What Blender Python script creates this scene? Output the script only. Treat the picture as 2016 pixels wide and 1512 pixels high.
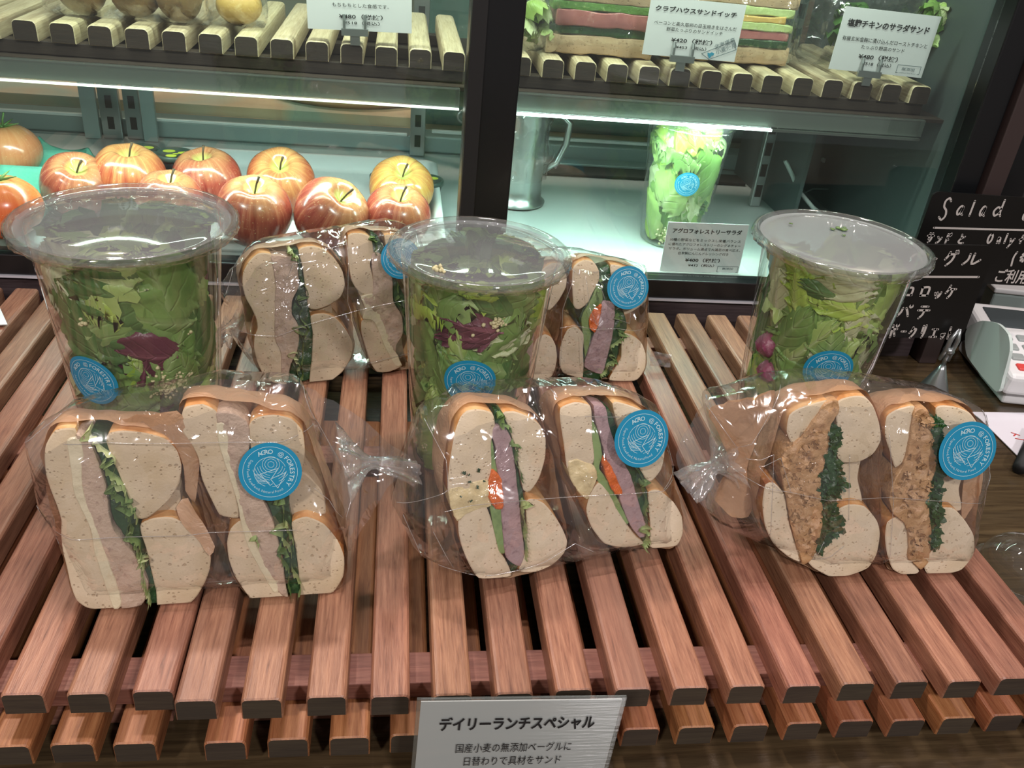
import bpy, math, random
from mathutils import Vector, Matrix, noise
from mathutils.geometry import delaunay_2d_cdt

for o in list(bpy.data.objects):
    bpy.data.objects.remove(o)
SC = bpy.context.scene
COL = SC.collection

# ------------------------------------------------------------------ camera
FPX = 1720.7
CR = Vector((0.98958, -0.10646, 0.08837)); CF = Vector((0.13778, 0.84969, -0.50899))
_f, _p, _r, _y = 1720.709, 0.53393164, -0.10388406, 0.16072601
CF = Vector((math.sin(_y)*math.cos(_p), math.cos(_y)*math.cos(_p), -math.sin(_p)))
_r0 = Vector((math.cos(_y), -math.sin(_y), 0)); _d0 = CF.cross(_r0)
CR = _r0*math.cos(_r) + _d0*math.sin(_r); CD = _d0*math.cos(_r) - _r0*math.sin(_r)
CP = Vector((3.17281, -9.48432, 11.52393))*0.029
cam = bpy.data.cameras.new('camera'); camo = bpy.data.objects.new('camera', cam); COL.objects.link(camo)
M = Matrix((( CR.x, -CD.x, -CF.x, CP.x), (CR.y, -CD.y, -CF.y, CP.y), (CR.z, -CD.z, -CF.z, CP.z), (0, 0, 0, 1)))
camo.matrix_world = M
cam.sensor_width = 36; cam.lens = 36*FPX/2016; cam.clip_start = 0.01; cam.clip_end = 50
SC.camera = camo

# ------------------------------------------------------------------ world, light, exposure
w = bpy.data.worlds.new('world'); SC.world = w; w.use_nodes = True
w.node_tree.nodes['Background'].inputs[0].default_value = (0.80, 0.72, 0.70, 1)
w.node_tree.nodes['Background'].inputs[1].default_value = 0.26
SC.view_settings.view_transform = 'Standard'; SC.view_settings.look = 'None'
SC.view_settings.exposure = 0.0; SC.view_settings.gamma = 1.0; SC.view_settings.use_curve_mapping = False
SC.cycles.max_bounces = 10; SC.cycles.transparent_max_bounces = 32; SC.cycles.diffuse_bounces = 3
SC.cycles.glossy_bounces = 3; SC.cycles.transmission_bounces = 4
SC.cycles.caustics_reflective = False; SC.cycles.caustics_refractive = False
SC.cycles.sample_clamp_indirect = 4.0
SC.cycles.use_denoising = True

def area(name, loc, target, sx, sy, power, col, spread=180):
    l = bpy.data.lights.new(name, 'AREA'); l.shape = 'RECTANGLE'; l.size = sx; l.size_y = sy
    l.energy = power; l.color = col; l.spread = math.radians(spread)
    o = bpy.data.objects.new(name, l); COL.objects.link(o); o.location = loc
    o.rotation_euler = (Vector(target)-Vector(loc)).to_track_quat('-Z', 'Y').to_euler()
    return o
# ceiling downlights of the shop; the two on the camera side are added fill
area('ceiling_or_fill_light', (-0.55, 1.25, 2.1), (0.15, 0.1, 0), 0.13, 0.13, 31, (1.0, 0.80, 0.69))
area('ceiling_or_fill_light', (1.35, 0.75, 2.2), (0.3, 0.1, 0), 0.14, 0.14, 16, (1.0, 0.82, 0.73))
area('ceiling_or_fill_light', (-0.9, -1.7, 1.9), (0.2, 0.1, 0), 0.16, 0.16, 27, (1.0, 0.90, 0.87))  # added fill from the front left, brightens faces turned to the camera
area('ceiling_or_fill_light', (0.9, -1.9, 1.9), (0.2, 0.1, 0), 0.16, 0.16, 32, (1.0, 0.93, 0.93))  # added fill from the front right
area('ceiling_or_fill_light', (0.10, 0.45, 2.3), (0.2, 0.1, 0), 0.34, 0.06, 20, (1.0, 0.90, 0.92))
# cold strip lights inside the display case
area('case_light', (-0.05, 0.494, 0.1445), (-0.05, 0.498, 0.0), 0.40, 0.010, 1.0, (0.74, 1.0, 0.93))
area('case_light', (0.32, 0.494, 0.1445), (0.32, 0.498, 0.0), 0.24, 0.010, 0.8, (0.70, 1.0, 0.88))
area('case_light', (-0.02, 0.462, 0.42), (-0.02, 0.62, 0.19), 0.44, 0.02, 2.2, (0.90, 1.0, 0.84))
area('case_light', (0.38, 0.462, 0.42), (0.38, 0.62, 0.19), 0.32, 0.02, 1.1, (0.88, 1.0, 0.84))

# ------------------------------------------------------------------ helpers
def ray(x, y): return CR*((x-1008)/FPX) + CD*((y-756)/FPX) + CF
def Pz(x, y, z=0.0):
    v = ray(x, y); return CP + v*((z-CP.z)/v.z)
def Py(x, y, Y):
    v = ray(x, y); return CP + v*((Y-CP.y)/v.y)

def srgb(r, g, b):
    f = lambda c: (c/255/12.92) if c/255 <= .04045 else ((c/255+.055)/1.055)**2.4
    return (f(r), f(g), f(b), 1)

def mesh(name, V, F, mats, parent=None, smooth=True, mi=None):
    me = bpy.data.meshes.new(name)
    off = parent_world(parent) if parent else Vector((0, 0, 0))
    me.from_pydata([tuple(Vector(v)-off) for v in V], [], F)
    if not isinstance(mats, (list, tuple)): mats = [mats]
    for m in mats: me.materials.append(m)
    if mi:
        for p, i in zip(me.polygons, mi): p.material_index = i
    if smooth:
        me.polygons.foreach_set('use_smooth', [True]*len(me.polygons))
    me.update()
    o = bpy.data.objects.new(name, me); COL.objects.link(o)
    if parent: o.parent = parent
    return o
def parent_world(p):
    v = Vector((0, 0, 0))
    while p is not None:
        v = v + p.location; p = p.parent
    return v
def tag(o, label=None, cat=None, group=None, kind=None):
    if label: o['label'] = label
    if cat: o['category'] = cat
    if group: o['group'] = group
    if kind: o['kind'] = kind
    return o
def thing(name, loc, label, cat, group=None):
    o = bpy.data.objects.new(name, None); COL.objects.link(o); o.location = loc
    o.empty_display_size = 0.02
    return tag(o, label, cat, group)

def boxVF(x0, x1, y0, y1, z0, z1, n=0):
    V = [(x0, y0, z0), (x1, y0, z0), (x1, y1, z0), (x0, y1, z0), (x0, y0, z1), (x1, y0, z1), (x1, y1, z1), (x0, y1, z1)]
    F = [(3, 2, 1, 0), (4, 5, 6, 7), (0, 1, 5, 4), (1, 2, 6, 5), (2, 3, 7, 6), (3, 0, 4, 7)]
    return V, [tuple(i+n for i in f) for f in F]
def box(name, x0, x1, y0, y1, z0, z1, m, parent=None, bevel=0.0):
    V, F = boxVF(x0, x1, y0, y1, z0, z1)
    o = mesh(name, V, F, m, parent, smooth=False)
    if bevel:
        b = o.modifiers.new('bevel', 'BEVEL'); b.width = bevel; b.segments = 2; b.limit_method = 'ANGLE'
    return o
def merge(parts):
    V = []; F = []
    for v, f in parts:
        n = len(V); V += list(v); F += [tuple(i+n for i in q) for q in f]
    return V, F
def tubeVF(pts, r, seg=8, caps=True, closed=False):
    pts = [Vector(p) for p in pts]; V = []; F = []; n = len(pts)
    up = Vector((0, 0, 1))
    prev = None
    for i, p in enumerate(pts):
        a = pts[(i-1) % n] if (closed or i > 0) else p; b = pts[(i+1) % n] if (closed or i < n-1) else p
        d = (b-a).normalized()
        if prev is None:
            u = d.cross(up)
            if u.length < .1: u = d.cross(Vector((0, 1, 0)))
        else:
            u = prev - d*prev.dot(d)
            if u.length < 1e-6: u = d.cross(up)
        u.normalize(); prev = u; v = d.cross(u)
        rr = r[i] if isinstance(r, (list, tuple)) else r
        for k in range(seg):
            t = 2*math.pi*k/seg; V.append(p + u*math.cos(t)*rr + v*math.sin(t)*rr)
    m = n if closed else n-1
    for i in range(m):
        for k in range(seg):
            a = i*seg+k; b = i*seg+(k+1) % seg; c = ((i+1) % n)*seg+(k+1) % seg; d = ((i+1) % n)*seg+k
            F.append((a, d, c, b))
    if caps and not closed:
        F.append(tuple(range(seg))); F.append(tuple((n-1)*seg+k for k in reversed(range(seg))))
    return V, F
def latheVF(prof, c=(0, 0, 0), seg=48, fn=None):
    V = []; F = []; n = len(prof)
    for i, (r, z) in enumerate(prof):
        for k in range(seg):
            t = 2*math.pi*k/seg
            rr, zz = (r, z) if fn is None else fn(r, z, t)
            V.append((c[0]+rr*math.cos(t), c[1]+rr*math.sin(t), c[2]+zz))
    for i in range(n-1):
        for k in range(seg):
            F.append((i*seg+k, i*seg+(k+1) % seg, (i+1)*seg+(k+1) % seg, (i+1)*seg+k))
    return V, F
def ico(c, r, jit=0.0, rnd=random):
    t = (1+5**.5)/2
    vs = [(-1, t, 0), (1, t, 0), (-1, -t, 0), (1, -t, 0), (0, -1, t), (0, 1, t), (0, -1, -t), (0, 1, -t), (t, 0, -1), (t, 0, 1), (-t, 0, -1), (-t, 0, 1)]
    fs = [(0, 11, 5), (0, 5, 1), (0, 1, 7), (0, 7, 10), (0, 10, 11), (1, 5, 9), (5, 11, 4), (11, 10, 2), (10, 7, 6), (7, 1, 8), (3, 9, 4), (3, 4, 2), (3, 2, 6), (3, 6, 8), (3, 8, 9), (4, 9, 5), (2, 4, 11), (6, 2, 10), (8, 6, 7), (9, 8, 1)]
    V = []
    for v in vs:
        q = Vector(v).normalized()*r*(1+rnd.uniform(-jit, jit)); V.append(Vector(c)+q)
    return V, fs

# ------------------------------------------------------------------ materials
class NB:
    def __init__(s, name):
        s.m = bpy.data.materials.new(name); s.m.use_nodes = True; s.t = s.m.node_tree
        s.t.nodes.clear(); s.out = s.t.nodes.new('ShaderNodeOutputMaterial')
    def n(s, typ, **kw):
        nd = s.t.nodes.new(typ)
        for k, v in kw.items():
            if k in nd.inputs: nd.inputs[k].default_value = v
            else: setattr(nd, k, v)
        return nd
    def l(s, a, b): s.t.links.new(a, b)
    def coord(s, scale=(1, 1, 1), kind='Object', rot=(0, 0, 0)):
        tc = s.n('ShaderNodeTexCoord'); mp = s.n('ShaderNodeMapping'); mp.inputs['Scale'].default_value = scale
        mp.inputs['Rotation'].default_value = rot
        s.l(tc.outputs[kind], mp.inputs[0]); return mp.outputs[0]
    def noise(s, vec, scale, detail=3, rough=.5, dist=0):
        nd = s.n('ShaderNodeTexNoise'); nd.inputs['Scale'].default_value = scale; nd.inputs['Detail'].default_value = detail
        nd.inputs['Roughness'].default_value = rough; nd.inputs['Distortion'].default_value = dist
        s.l(vec, nd.inputs['Vector']); return nd.outputs['Fac']
    def ramp(s, fac, stops):
        nd = s.n('ShaderNodeValToRGB'); cr = nd.color_ramp
        while len(cr.elements) < len(stops): cr.elements.new(.5)
        for e, (p, c) in zip(cr.elements, stops): e.position = p; e.color = c
        s.l(fac, nd.inputs[0]); return nd.outputs[0]
    def mix(s, fac, a, b, blend='MIX'):
        nd = s.n('ShaderNodeMix'); nd.data_type = 'RGBA'; nd.blend_type = blend
        for i, v in ((0, fac), (6, a), (7, b)):
            if hasattr(v, 'is_linked'): s.l(v, nd.inputs[i])
            else: nd.inputs[i].default_value = v
        return nd.outputs[2]
    def math(s, op, a, b=0.0):
        nd = s.n('ShaderNodeMath'); nd.operation = op
        for i, v in ((0, a), (1, b)):
            if hasattr(v, 'is_linked'): s.l(v, nd.inputs[i])
            else: nd.inputs[i].default_value = v
        return nd.outputs[0]
    def bump(s, h, strength=.3, dist=.001):
        nd = s.n('ShaderNodeBump'); nd.inputs['Strength'].default_value = strength; nd.inputs['Distance'].default_value = dist
        s.l(h, nd.inputs['Height']); return nd.outputs[0]
    def bsdf(s, col, rough=.5, metal=0, normal=None, **kw):
        b = s.n('ShaderNodeBsdfPrincipled')
        if hasattr(col, 'is_linked'): s.l(col, b.inputs['Base Color'])
        else: b.inputs['Base Color'].default_value = col
        if hasattr(rough, 'is_linked'): s.l(rough, b.inputs['Roughness'])
        else: b.inputs['Roughness'].default_value = rough
        b.inputs['Metallic'].default_value = metal
        if normal is not None: s.l(normal, b.inputs['Normal'])
        for k, v in kw.items(): b.inputs[k].default_value = v
        return b.outputs[0]
    def done(s, sh): s.l(sh, s.out.inputs[0]); return s.m

def plain(name, col, rough=.5, metal=0, **kw):
    b = NB(name); return b.done(b.bsdf(col, rough, metal, **kw))
def emit(name, col, st):
    b = NB(name); e = b.n('ShaderNodeEmission'); e.inputs[0].default_value = col; e.inputs[1].default_value = st
    return b.done(e.outputs[0])

def wood(name, dark, mid, light, rough=.5, along='Y', scale=1.0, vary=.25):
    b = NB(name)
    sc = {'Y': (1, .06, 1), 'X': (.06, 1, 1)}[along]
    v = b.coord(sc)
    oi = b.n('ShaderNodeObjectInfo')
    off = b.n('ShaderNodeVectorMath'); off.operation = 'ADD'
    cb = b.n('ShaderNodeCombineXYZ'); r3 = b.math('MULTIPLY', oi.outputs['Random'], 37.0)
    for i in range(3): b.l(r3, cb.inputs[i])
    b.l(v, off.inputs[0]); b.l(cb.outputs[0], off.inputs[1]); vv = off.outputs[0]
    n1 = b.noise(vv, 620*scale, 5, .65, .5); n2 = b.noise(vv, 90*scale, 3, .5, 1.2); n3 = b.noise(vv, 2200*scale, 2, .5)
    c = b.ramp(n1, [(.22, dark), (.42, mid), (.74, light)])
    c2 = b.ramp(n2, [(.30, (.62, .56, .54, 1)), (.50, (1, 1, 1, 1)), (.8, (1.10, 1.06, 1.02, 1))])
    c = b.mix(.75, c, c2, 'MULTIPLY')
    tone = b.n('ShaderNodeHueSaturation')
    b.l(c, tone.inputs['Color'])
    rv = b.math('FRACT', b.math('MULTIPLY', oi.outputs['Random'], 7.31))
    b.l(b.math('ADD', b.math('MULTIPLY', rv, vary), 1-vary*.5), tone.inputs['Value'])
    rh = b.math('FRACT', b.math('MULTIPLY', oi.outputs['Random'], 3.77))
    b.l(b.math('ADD', b.math('MULTIPLY', rh, .016), .492), tone.inputs['Hue'])
    # worn grey patches and stains
    wn = b.noise(vv, 28, 3, .6)
    c = b.mix(b.math('MULTIPLY', b.ramp(wn, [(.56, (0, 0, 0, 1)), (.70, (1, 1, 1, 1))]), .55), tone.outputs[0], (light[0]*.62, light[1]*.66, light[2]*.74, 1))
    nb = b.bump(n3, .25, .0004)
    return b.done(b.bsdf(c, rough, 0, nb))

M_SLAT = wood('slat_wood', srgb(84, 52, 40), srgb(136, 92, 72), srgb(170, 124, 98), .40)
M_SLAT_LOW = wood('lower_slat_wood', srgb(96, 56, 36), srgb(148, 92, 58), srgb(180, 124, 84), .5)
M_RAIL = wood('rail_wood', srgb(92, 56, 46), srgb(132, 88, 72), srgb(160, 116, 96), .6, 'X')
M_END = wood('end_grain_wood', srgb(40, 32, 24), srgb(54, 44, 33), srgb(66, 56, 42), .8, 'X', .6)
M_SHELFSLAT = wood('shelf_slat_wood', srgb(150, 130, 100), srgb(186, 168, 136), srgb(214, 200, 170), .45, 'Y', 1, .1)
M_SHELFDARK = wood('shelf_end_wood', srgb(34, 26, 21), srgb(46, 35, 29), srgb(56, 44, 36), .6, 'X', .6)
M_COUNTER = wood('counter_laminate', srgb(38, 30, 20), srgb(66, 53, 37), srgb(92, 76, 54), .18, 'X', .35, 0)
M_PANEL = wood('dark_panel', srgb(44, 36, 36), srgb(66, 56, 57), srgb(84, 73, 74), .35, 'X', .8, 0)
M_BROWNWALL = wood('brown_wall', srgb(38, 30, 27), srgb(48, 38, 34), srgb(58, 46, 41), .7, 'Y', .2, 0)
M_BLACK = plain('black_frame', srgb(16, 18, 20), .35)
M_BLACKM = plain('black_matte', srgb(20, 20, 20), .6)
M_STEEL = plain('brushed_steel', srgb(176, 182, 182), .28, .9)
M_STEELD = plain('case_steel', srgb(158, 172, 170), .4, .35)
M_DECK = plain('case_deck', srgb(196, 204, 202), .25, .25)
M_WHITEP = plain('white_plastic', srgb(228, 230, 230), .35)
M_GREYP = plain('grey_plastic', srgb(150, 158, 156), .4)
M_PAPERW = plain('card_paper', srgb(214, 214, 216), .55)
M_INK = plain('black_ink', srgb(26, 26, 28), .6)
M_INKG = plain('grey_ink', srgb(120, 130, 135), .6)
M_BLUEINK = plain('blue_ink', srgb(52, 140, 170), .6)
M_CHALK = plain('chalk_marker', srgb(196, 190, 184), .7)
M_STICK = plain('sticker_blue', srgb(30, 138, 176), .35)
M_STICKL = plain('sticker_print', srgb(190, 222, 228), .4)
M_LED = emit('led_strip', (0.80, 1.0, 0.93, 1), 9.0)
M_LED2 = emit('led_strip_warm', (0.93, 1.0, 0.86, 1), 2.2)
M_RED = plain('red_key', srgb(214, 70, 66), .4)
M_SCREEN = plain('terminal_screen', srgb(70, 78, 80), .15)

def film(name, tint=(1, 1, 1, 1), haze=.03, base=.05, edge=.75, rough=.06, bump=None, hazecol=(.8, .8, .78, 1)):
    """thin clear sheet: see-through with a glossy coat that grows towards grazing view"""
    b = NB(name)
    tr = b.n('ShaderNodeBsdfTransparent'); tr.inputs[0].default_value = tint
    gl = b.n('ShaderNodeBsdfGlossy'); gl.inputs['Roughness'].default_value = rough; gl.inputs[0].default_value = (1, 1, 1, 1)
    df = b.n('ShaderNodeBsdfDiffuse'); df.inputs[0].default_value = hazecol
    lw = b.n('ShaderNodeLayerWeight'); lw.inputs[0].default_value = .5
    if bump:
        sc, fr, st = bump
        v = b.coord(sc)
        n1 = b.noise(v, fr, 3, .55, 1.2)
        rid = b.math('ABSOLUTE', b.math('SUBTRACT', n1, .5))
        rid = b.math('POWER', rid, .6)
        nb = b.bump(rid, st, .0012)
        wv = b.n('ShaderNodeTexNoise'); wv.inputs['Scale'].default_value = 40; b.l(v, wv.inputs['Vector'])
        ad = b.n('ShaderNodeVectorMath'); ad.operation = 'MULTIPLY_ADD'; b.l(wv.outputs['Color'], ad.inputs[0]); ad.inputs[1].default_value = (.03, .03, .03); b.l(v, ad.inputs[2])
        vo = b.n('ShaderNodeTexVoronoi'); vo.inputs['Scale'].default_value = 85; b.l(ad.outputs[0], vo.inputs['Vector'])
        c1 = b.n('ShaderNodeVectorMath'); c1.operation = 'SUBTRACT'; b.l(vo.outputs['Color'], c1.inputs[0]); c1.inputs[1].default_value = (.5, .5, .5)
        c2 = b.n('ShaderNodeVectorMath'); c2.operation = 'MULTIPLY_ADD'; b.l(c1.outputs[0], c2.inputs[0]); c2.inputs[1].default_value = (.55, .55, .55); b.l(nb, c2.inputs[2])
        c3 = b.n('ShaderNodeVectorMath'); c3.operation = 'NORMALIZE'; b.l(c2.outputs[0], c3.inputs[0]); nb = c3.outputs[0]
        b.l(nb, gl.inputs['Normal']); b.l(nb, lw.inputs['Normal'])
    pw = b.math('POWER', lw.outputs['Facing'], 3.0)
    fac = b.math('ADD', b.math('MULTIPLY', pw, edge), base)
    m1 = b.n('ShaderNodeMixShader'); m1.inputs[0].default_value = haze; b.l(tr.outputs[0], m1.inputs[1]); b.l(df.outputs[0], m1.inputs[2])
    m2 = b.n('ShaderNodeMixShader'); b.l(fac, m2.inputs[0]); b.l(m1.outputs[0], m2.inputs[1]); b.l(gl.outputs[0], m2.inputs[2])
    return b.done(m2.outputs[0])
M_FILM = film('cellophane', (.992, .992, .99, 1), .014, .10, .7, .09, ((1, .45, 1), 34, .6))
M_TAIL = film('cellophane_gathered', (.96, .96, .96, 1), .12, .16, .7, .08, ((1, .45, 1), 60, 1.0))
M_FILMEDGE = film('cellophane_fold', (.95, .95, .95, 1), .22, .25, .6, .12)
M_CUP = film('clear_cup', (.975, .985, .98, 1), .03, .045, .75, .03)
M_LID = film('clear_lid', (.97, .98, .98, 1), .42, .10, .6, .05, None, (.36, .37, .37, 1))
M_RIM = film('clear_rim', (.97, .98, .98, 1), .06, .12, .6, .05)
M_FROST = film('misted_lid', (.92, .95, .93, 1), .55, .06, .3, .25, None, (.42, .44, .43, 1))
M_GLASS = film('case_glass', (.93, .985, .96, 1), .008, .04, .8, .0, None, (.5, .6, .56, 1))
M_PLATEGL = film('clear_plate', (.86, .90, .88, 1), .10, .10, .6, .03, None, (.45, .50, .48, 1))

def paper_mat():
    b = NB('wax_paper'); v = b.coord((1, 1, 1))
    n = b.noise(v, 55, 4, .6, 1.0); n2 = b.noise(v, 14, 2, .5)
    c = b.ramp(n2, [(.3, srgb(192, 154, 120)), (.7, srgb(220, 184, 148))])
    p = b.bsdf(c, .38, 0, b.bump(n, .8, .0025))
    t = b.n('ShaderNodeBsdfTransparent'); t.inputs[0].default_value = (.95, .80, .66, 1)
    m = b.n('ShaderNodeMixShader'); m.inputs[0].default_value = .30; b.l(p, m.inputs[1]); b.l(t.outputs[0], m.inputs[2])
    return b.done(m.outputs[0])
M_WAX = paper_mat()

def crumb_mat(name, base, pore, sc=1.0):
    b = NB(name); v = b.coord((1, 1, 1))
    vo = b.n('ShaderNodeTexVoronoi'); vo.inputs['Scale'].default_value = 430*sc; vo.inputs['Randomness'].default_value = 1; b.l(v, vo.inputs['Vector'])
    hole = b.ramp(vo.outputs['Distance'], [(.10, (1, 1, 1, 1)), (.26, (0, 0, 0, 1))])
    sel = b.noise(v, 300, 2, .5); sel = b.ramp(sel, [(.45, (0, 0, 0, 1)), (.56, (1, 1, 1, 1))])
    hm = b.math('MULTIPLY', hole, sel)
    vb = b.n('ShaderNodeTexVoronoi'); vb.inputs['Scale'].default_value = 170*sc; b.l(v, vb.inputs['Vector'])
    hb = b.ramp(vb.outputs['Distance'], [(.09, (1, 1, 1, 1)), (.17, (0, 0, 0, 1))])
    hm2 = b.math('MAXIMUM', hm, b.math('MULTIPLY', hb, .8))
    n = b.noise(v, 900, 3, .6); n2 = b.noise(v, 45, 3, .5)
    c = b.mix(b.ramp(n2, [(.35, (0, 0, 0, 1)), (.7, (1, 1, 1, 1))]), base, (base[0]*.86, base[1]*.82, base[2]*.72, 1))
    c = b.mix(b.math('MULTIPLY', n, .42), c, (base[0]*.7, base[1]*.68, base[2]*.6, 1))
    c = b.mix(b.math('MULTIPLY', hm2, .55), c, pore)
    h = b.math('SUBTRACT', b.math('MULTIPLY', n, .35), hm2)
    return b.done(b.bsdf(c, .8, 0, b.bump(h, .6, .0007), **{'Subsurface Weight': 0.0}))
M_CRUMB = crumb_mat('bread_crumb', srgb(214, 196, 168), srgb(140, 110, 76))
M_CRUMBW = crumb_mat('pale_bread_crumb', srgb(224, 208, 182), srgb(168, 136, 98))
M_CRUMBT = crumb_mat('brown_bread_crumb', srgb(196, 168, 138), srgb(136, 102, 74))
def crust_mat():
    b = NB('crust'); v = b.coord((1, 1, 1))
    n = b.noise(v, 40, 4, .6); n2 = b.noise(v, 300, 3, .6)
    c = b.ramp(n, [(.30, srgb(142, 80, 38)), (.46, srgb(200, 142, 84)), (.64, srgb(226, 188, 134))])
    return b.done(b.bsdf(c, .45, 0, b.bump(n2, .3, .0006)))
M_CRUST = crust_mat()
def speck(name, base, alt, spk, sc=260, rough=.55, bs=.6, spkamt=.6):
    b = NB(name); v = b.coord((1, 1, 1))
    n = b.noise(v, 90, 4, .6); n2 = b.noise(v, sc, 4, .65); n3 = b.noise(v, sc*2.2, 2, .5)
    c = b.mix(n, base, alt); c = b.mix(b.math('MULTIPLY', b.ramp(n2, [(.56, (0, 0, 0, 1)), (.68, (1, 1, 1, 1))]), spkamt), c, spk)
    return b.done(b.bsdf(c, rough, 0, b.bump(b.math('ADD', n2, b.math('MULTIPLY', n3, .4)), bs, .0012)))
M_TUNA = speck('tuna_filling', srgb(176, 150, 132), srgb(198, 176, 152), srgb(140, 112, 98))
M_PATE = speck('pate_slice', srgb(176, 150, 150), srgb(160, 132, 136), srgb(112, 84, 92), 200, .4)
M_CUTLET = speck('fried_cutlet', srgb(172, 128, 86), srgb(198, 162, 118), srgb(128, 82, 46), 170, .45, .9)
M_EGG = speck('egg_salad', srgb(228, 214, 172), srgb(206, 184, 130), srgb(150, 110, 66), 120, .35, .8, .4)
M_MAYO = speck('cream_spread', srgb(224, 214, 184), srgb(206, 194, 160), srgb(190, 172, 132), 120, .3, .6, .3)
M_CARROT = speck('shredded_carrot', srgb(232, 120, 40), srgb(214, 96, 28), srgb(180, 66, 16), 260, .4, .9)
M_CUCUMBER = speck('cucumber', srgb(150, 172, 110), srgb(108, 140, 82), srgb(60, 92, 54), 60, .25, .4, .5)
M_HAM = speck('ham_slice', srgb(186, 120, 116), srgb(160, 92, 92), srgb(210, 160, 150), 60, .35, .4)
M_KALE = speck('kale_pieces', srgb(40, 82, 36), srgb(26, 60, 26), srgb(78, 118, 54), 120, .4, .8)
M_DARKGREEN = speck('dark_greens', srgb(48, 84, 46), srgb(28, 52, 34), srgb(84, 116, 72), 160, .3, .6)

def leaf_mat(name, a, bcol, vein, trans=.26):
    """leaf blade: paler rib and foot, side veins running off the rib (attribute leaf = across, along)"""
    b = NB(name); v = b.coord((1, 1, 1))
    at = b.n('ShaderNodeAttribute'); at.attribute_name = 'leaf'; sp = b.n('ShaderNodeSeparateXYZ'); b.l(at.outputs['Vector'], sp.inputs[0])
    px_, q_ = sp.outputs[0], sp.outputs[1]; ap = b.math('ABSOLUTE', px_)
    n = b.noise(v, 30, 3, .5, .6); n2 = b.noise(v, 190, 3, .6)
    c = b.mix(b.ramp(n, [(.30, (0, 0, 0, 1)), (.70, (1, 1, 1, 1))]), a, bcol)
    ribw = b.math('ADD', .05, b.math('MULTIPLY', b.math('SUBTRACT', 1.0, q_), .16))
    rib = b.math('SUBTRACT', 1.0, b.math('MINIMUM', 1.0, b.math('DIVIDE', ap, ribw)))
    sv = b.math('SINE', b.math('ADD', b.math('MULTIPLY', q_, 34.0), b.math('ADD', b.math('MULTIPLY', ap, -13.0), b.math('MULTIPLY', n, 9.0))))
    sv = b.math('MULTIPLY', b.math('POWER', b.math('MAXIMUM', sv, 0.0), 6.0), b.math('SUBTRACT', 1.0, b.math('MINIMUM', 1.0, ap)))
    foot = b.math('POWER', b.math('SUBTRACT', 1.0, b.math('MINIMUM', 1.0, q_)), 3.0)
    pale = b.math('MINIMUM', 1.0, b.math('ADD', b.math('MULTIPLY', rib, .6), b.math('ADD', b.math('MULTIPLY', sv, .25), b.math('MULTIPLY', foot, .45))))
    c = b.mix(pale, c, vein)
    nb = b.bump(b.math('ADD', b.math('MULTIPLY', n2, .6), b.math('MULTIPLY', b.math('ADD', sv, rib), -.6)), .6, .0012)
    p = b.bsdf(c, .36, 0, nb)
    t = b.n('ShaderNodeBsdfTranslucent'); b.l(c, t.inputs[0])
    m = b.n('ShaderNodeMixShader'); m.inputs[0].default_value = trans; b.l(p, m.inputs[1]); b.l(t.outputs[0], m.inputs[2])
    return b.done(m.outputs[0])
LEAFM = [leaf_mat('lettuce_mid', srgb(100, 144, 66), srgb(142, 180, 92), srgb(180, 206, 138)),
         leaf_mat('lettuce_dark', srgb(62, 106, 52), srgb(92, 136, 66), srgb(128, 160, 96)),
         leaf_mat('lettuce_light', srgb(152, 188, 92), srgb(186, 212, 122), srgb(214, 228, 170)),
         leaf_mat('lettuce_pale', srgb(186, 202, 140), srgb(212, 220, 172), srgb(228, 232, 200)),
         leaf_mat('radicchio', srgb(74, 30, 48), srgb(110, 48, 66), srgb(150, 90, 104), .15),
         leaf_mat('lettuce_lime', srgb(146, 190, 60), srgb(184, 214, 88), srgb(214, 232, 140))]
M_GRAIN = plain('cheese_crumbs', srgb(214, 206, 160), .6)

# ------------------------------------------------------------------ lettering
_tc = {}
def text_poly(s, bold=0.0):
    key = (s, bold)
    if key in _tc: return _tc[key]
    cu = bpy.data.curves.new('t', 'FONT'); cu.body = s; cu.size = 1; cu.fill_mode = 'FRONT'; cu.resolution_u = 2; cu.offset = bold
    o = bpy.data.objects.new('t', cu); COL.objects.link(o)
    bpy.context.view_layer.update()
    dg = bpy.context.evaluated_depsgraph_get()
    me = bpy.data.meshes.new_from_object(o.evaluated_get(dg))
    V = [(v.co.x, v.co.y) for v in me.vertices]; F = [tuple(p.vertices) for p in me.polygons]
    bpy.data.objects.remove(o); bpy.data.meshes.remove(me); bpy.data.curves.remove(cu)
    if V:
        x0 = min(v[0] for v in V); x1 = max(v[0] for v in V); y0 = min(v[1] for v in V); y1 = max(v[1] for v in V)
    else: x0 = x1 = y0 = y1 = 0
    _tc[key] = (V, F, x0, x1, y0, y1); return _tc[key]
def fit_text(s, u0, u1, v0, h=None, bold=0.0, shear=0.0):
    V, F, x0, x1, y0, y1 = text_poly(s, bold)
    k = (u1-u0)/(x1-x0); kv = k if h is None else h/(y1-y0)
    return [(u0+(x-x0)*k+shear*(y-y0)*kv, v0+(y-y0)*kv) for x, y in V], F
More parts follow.
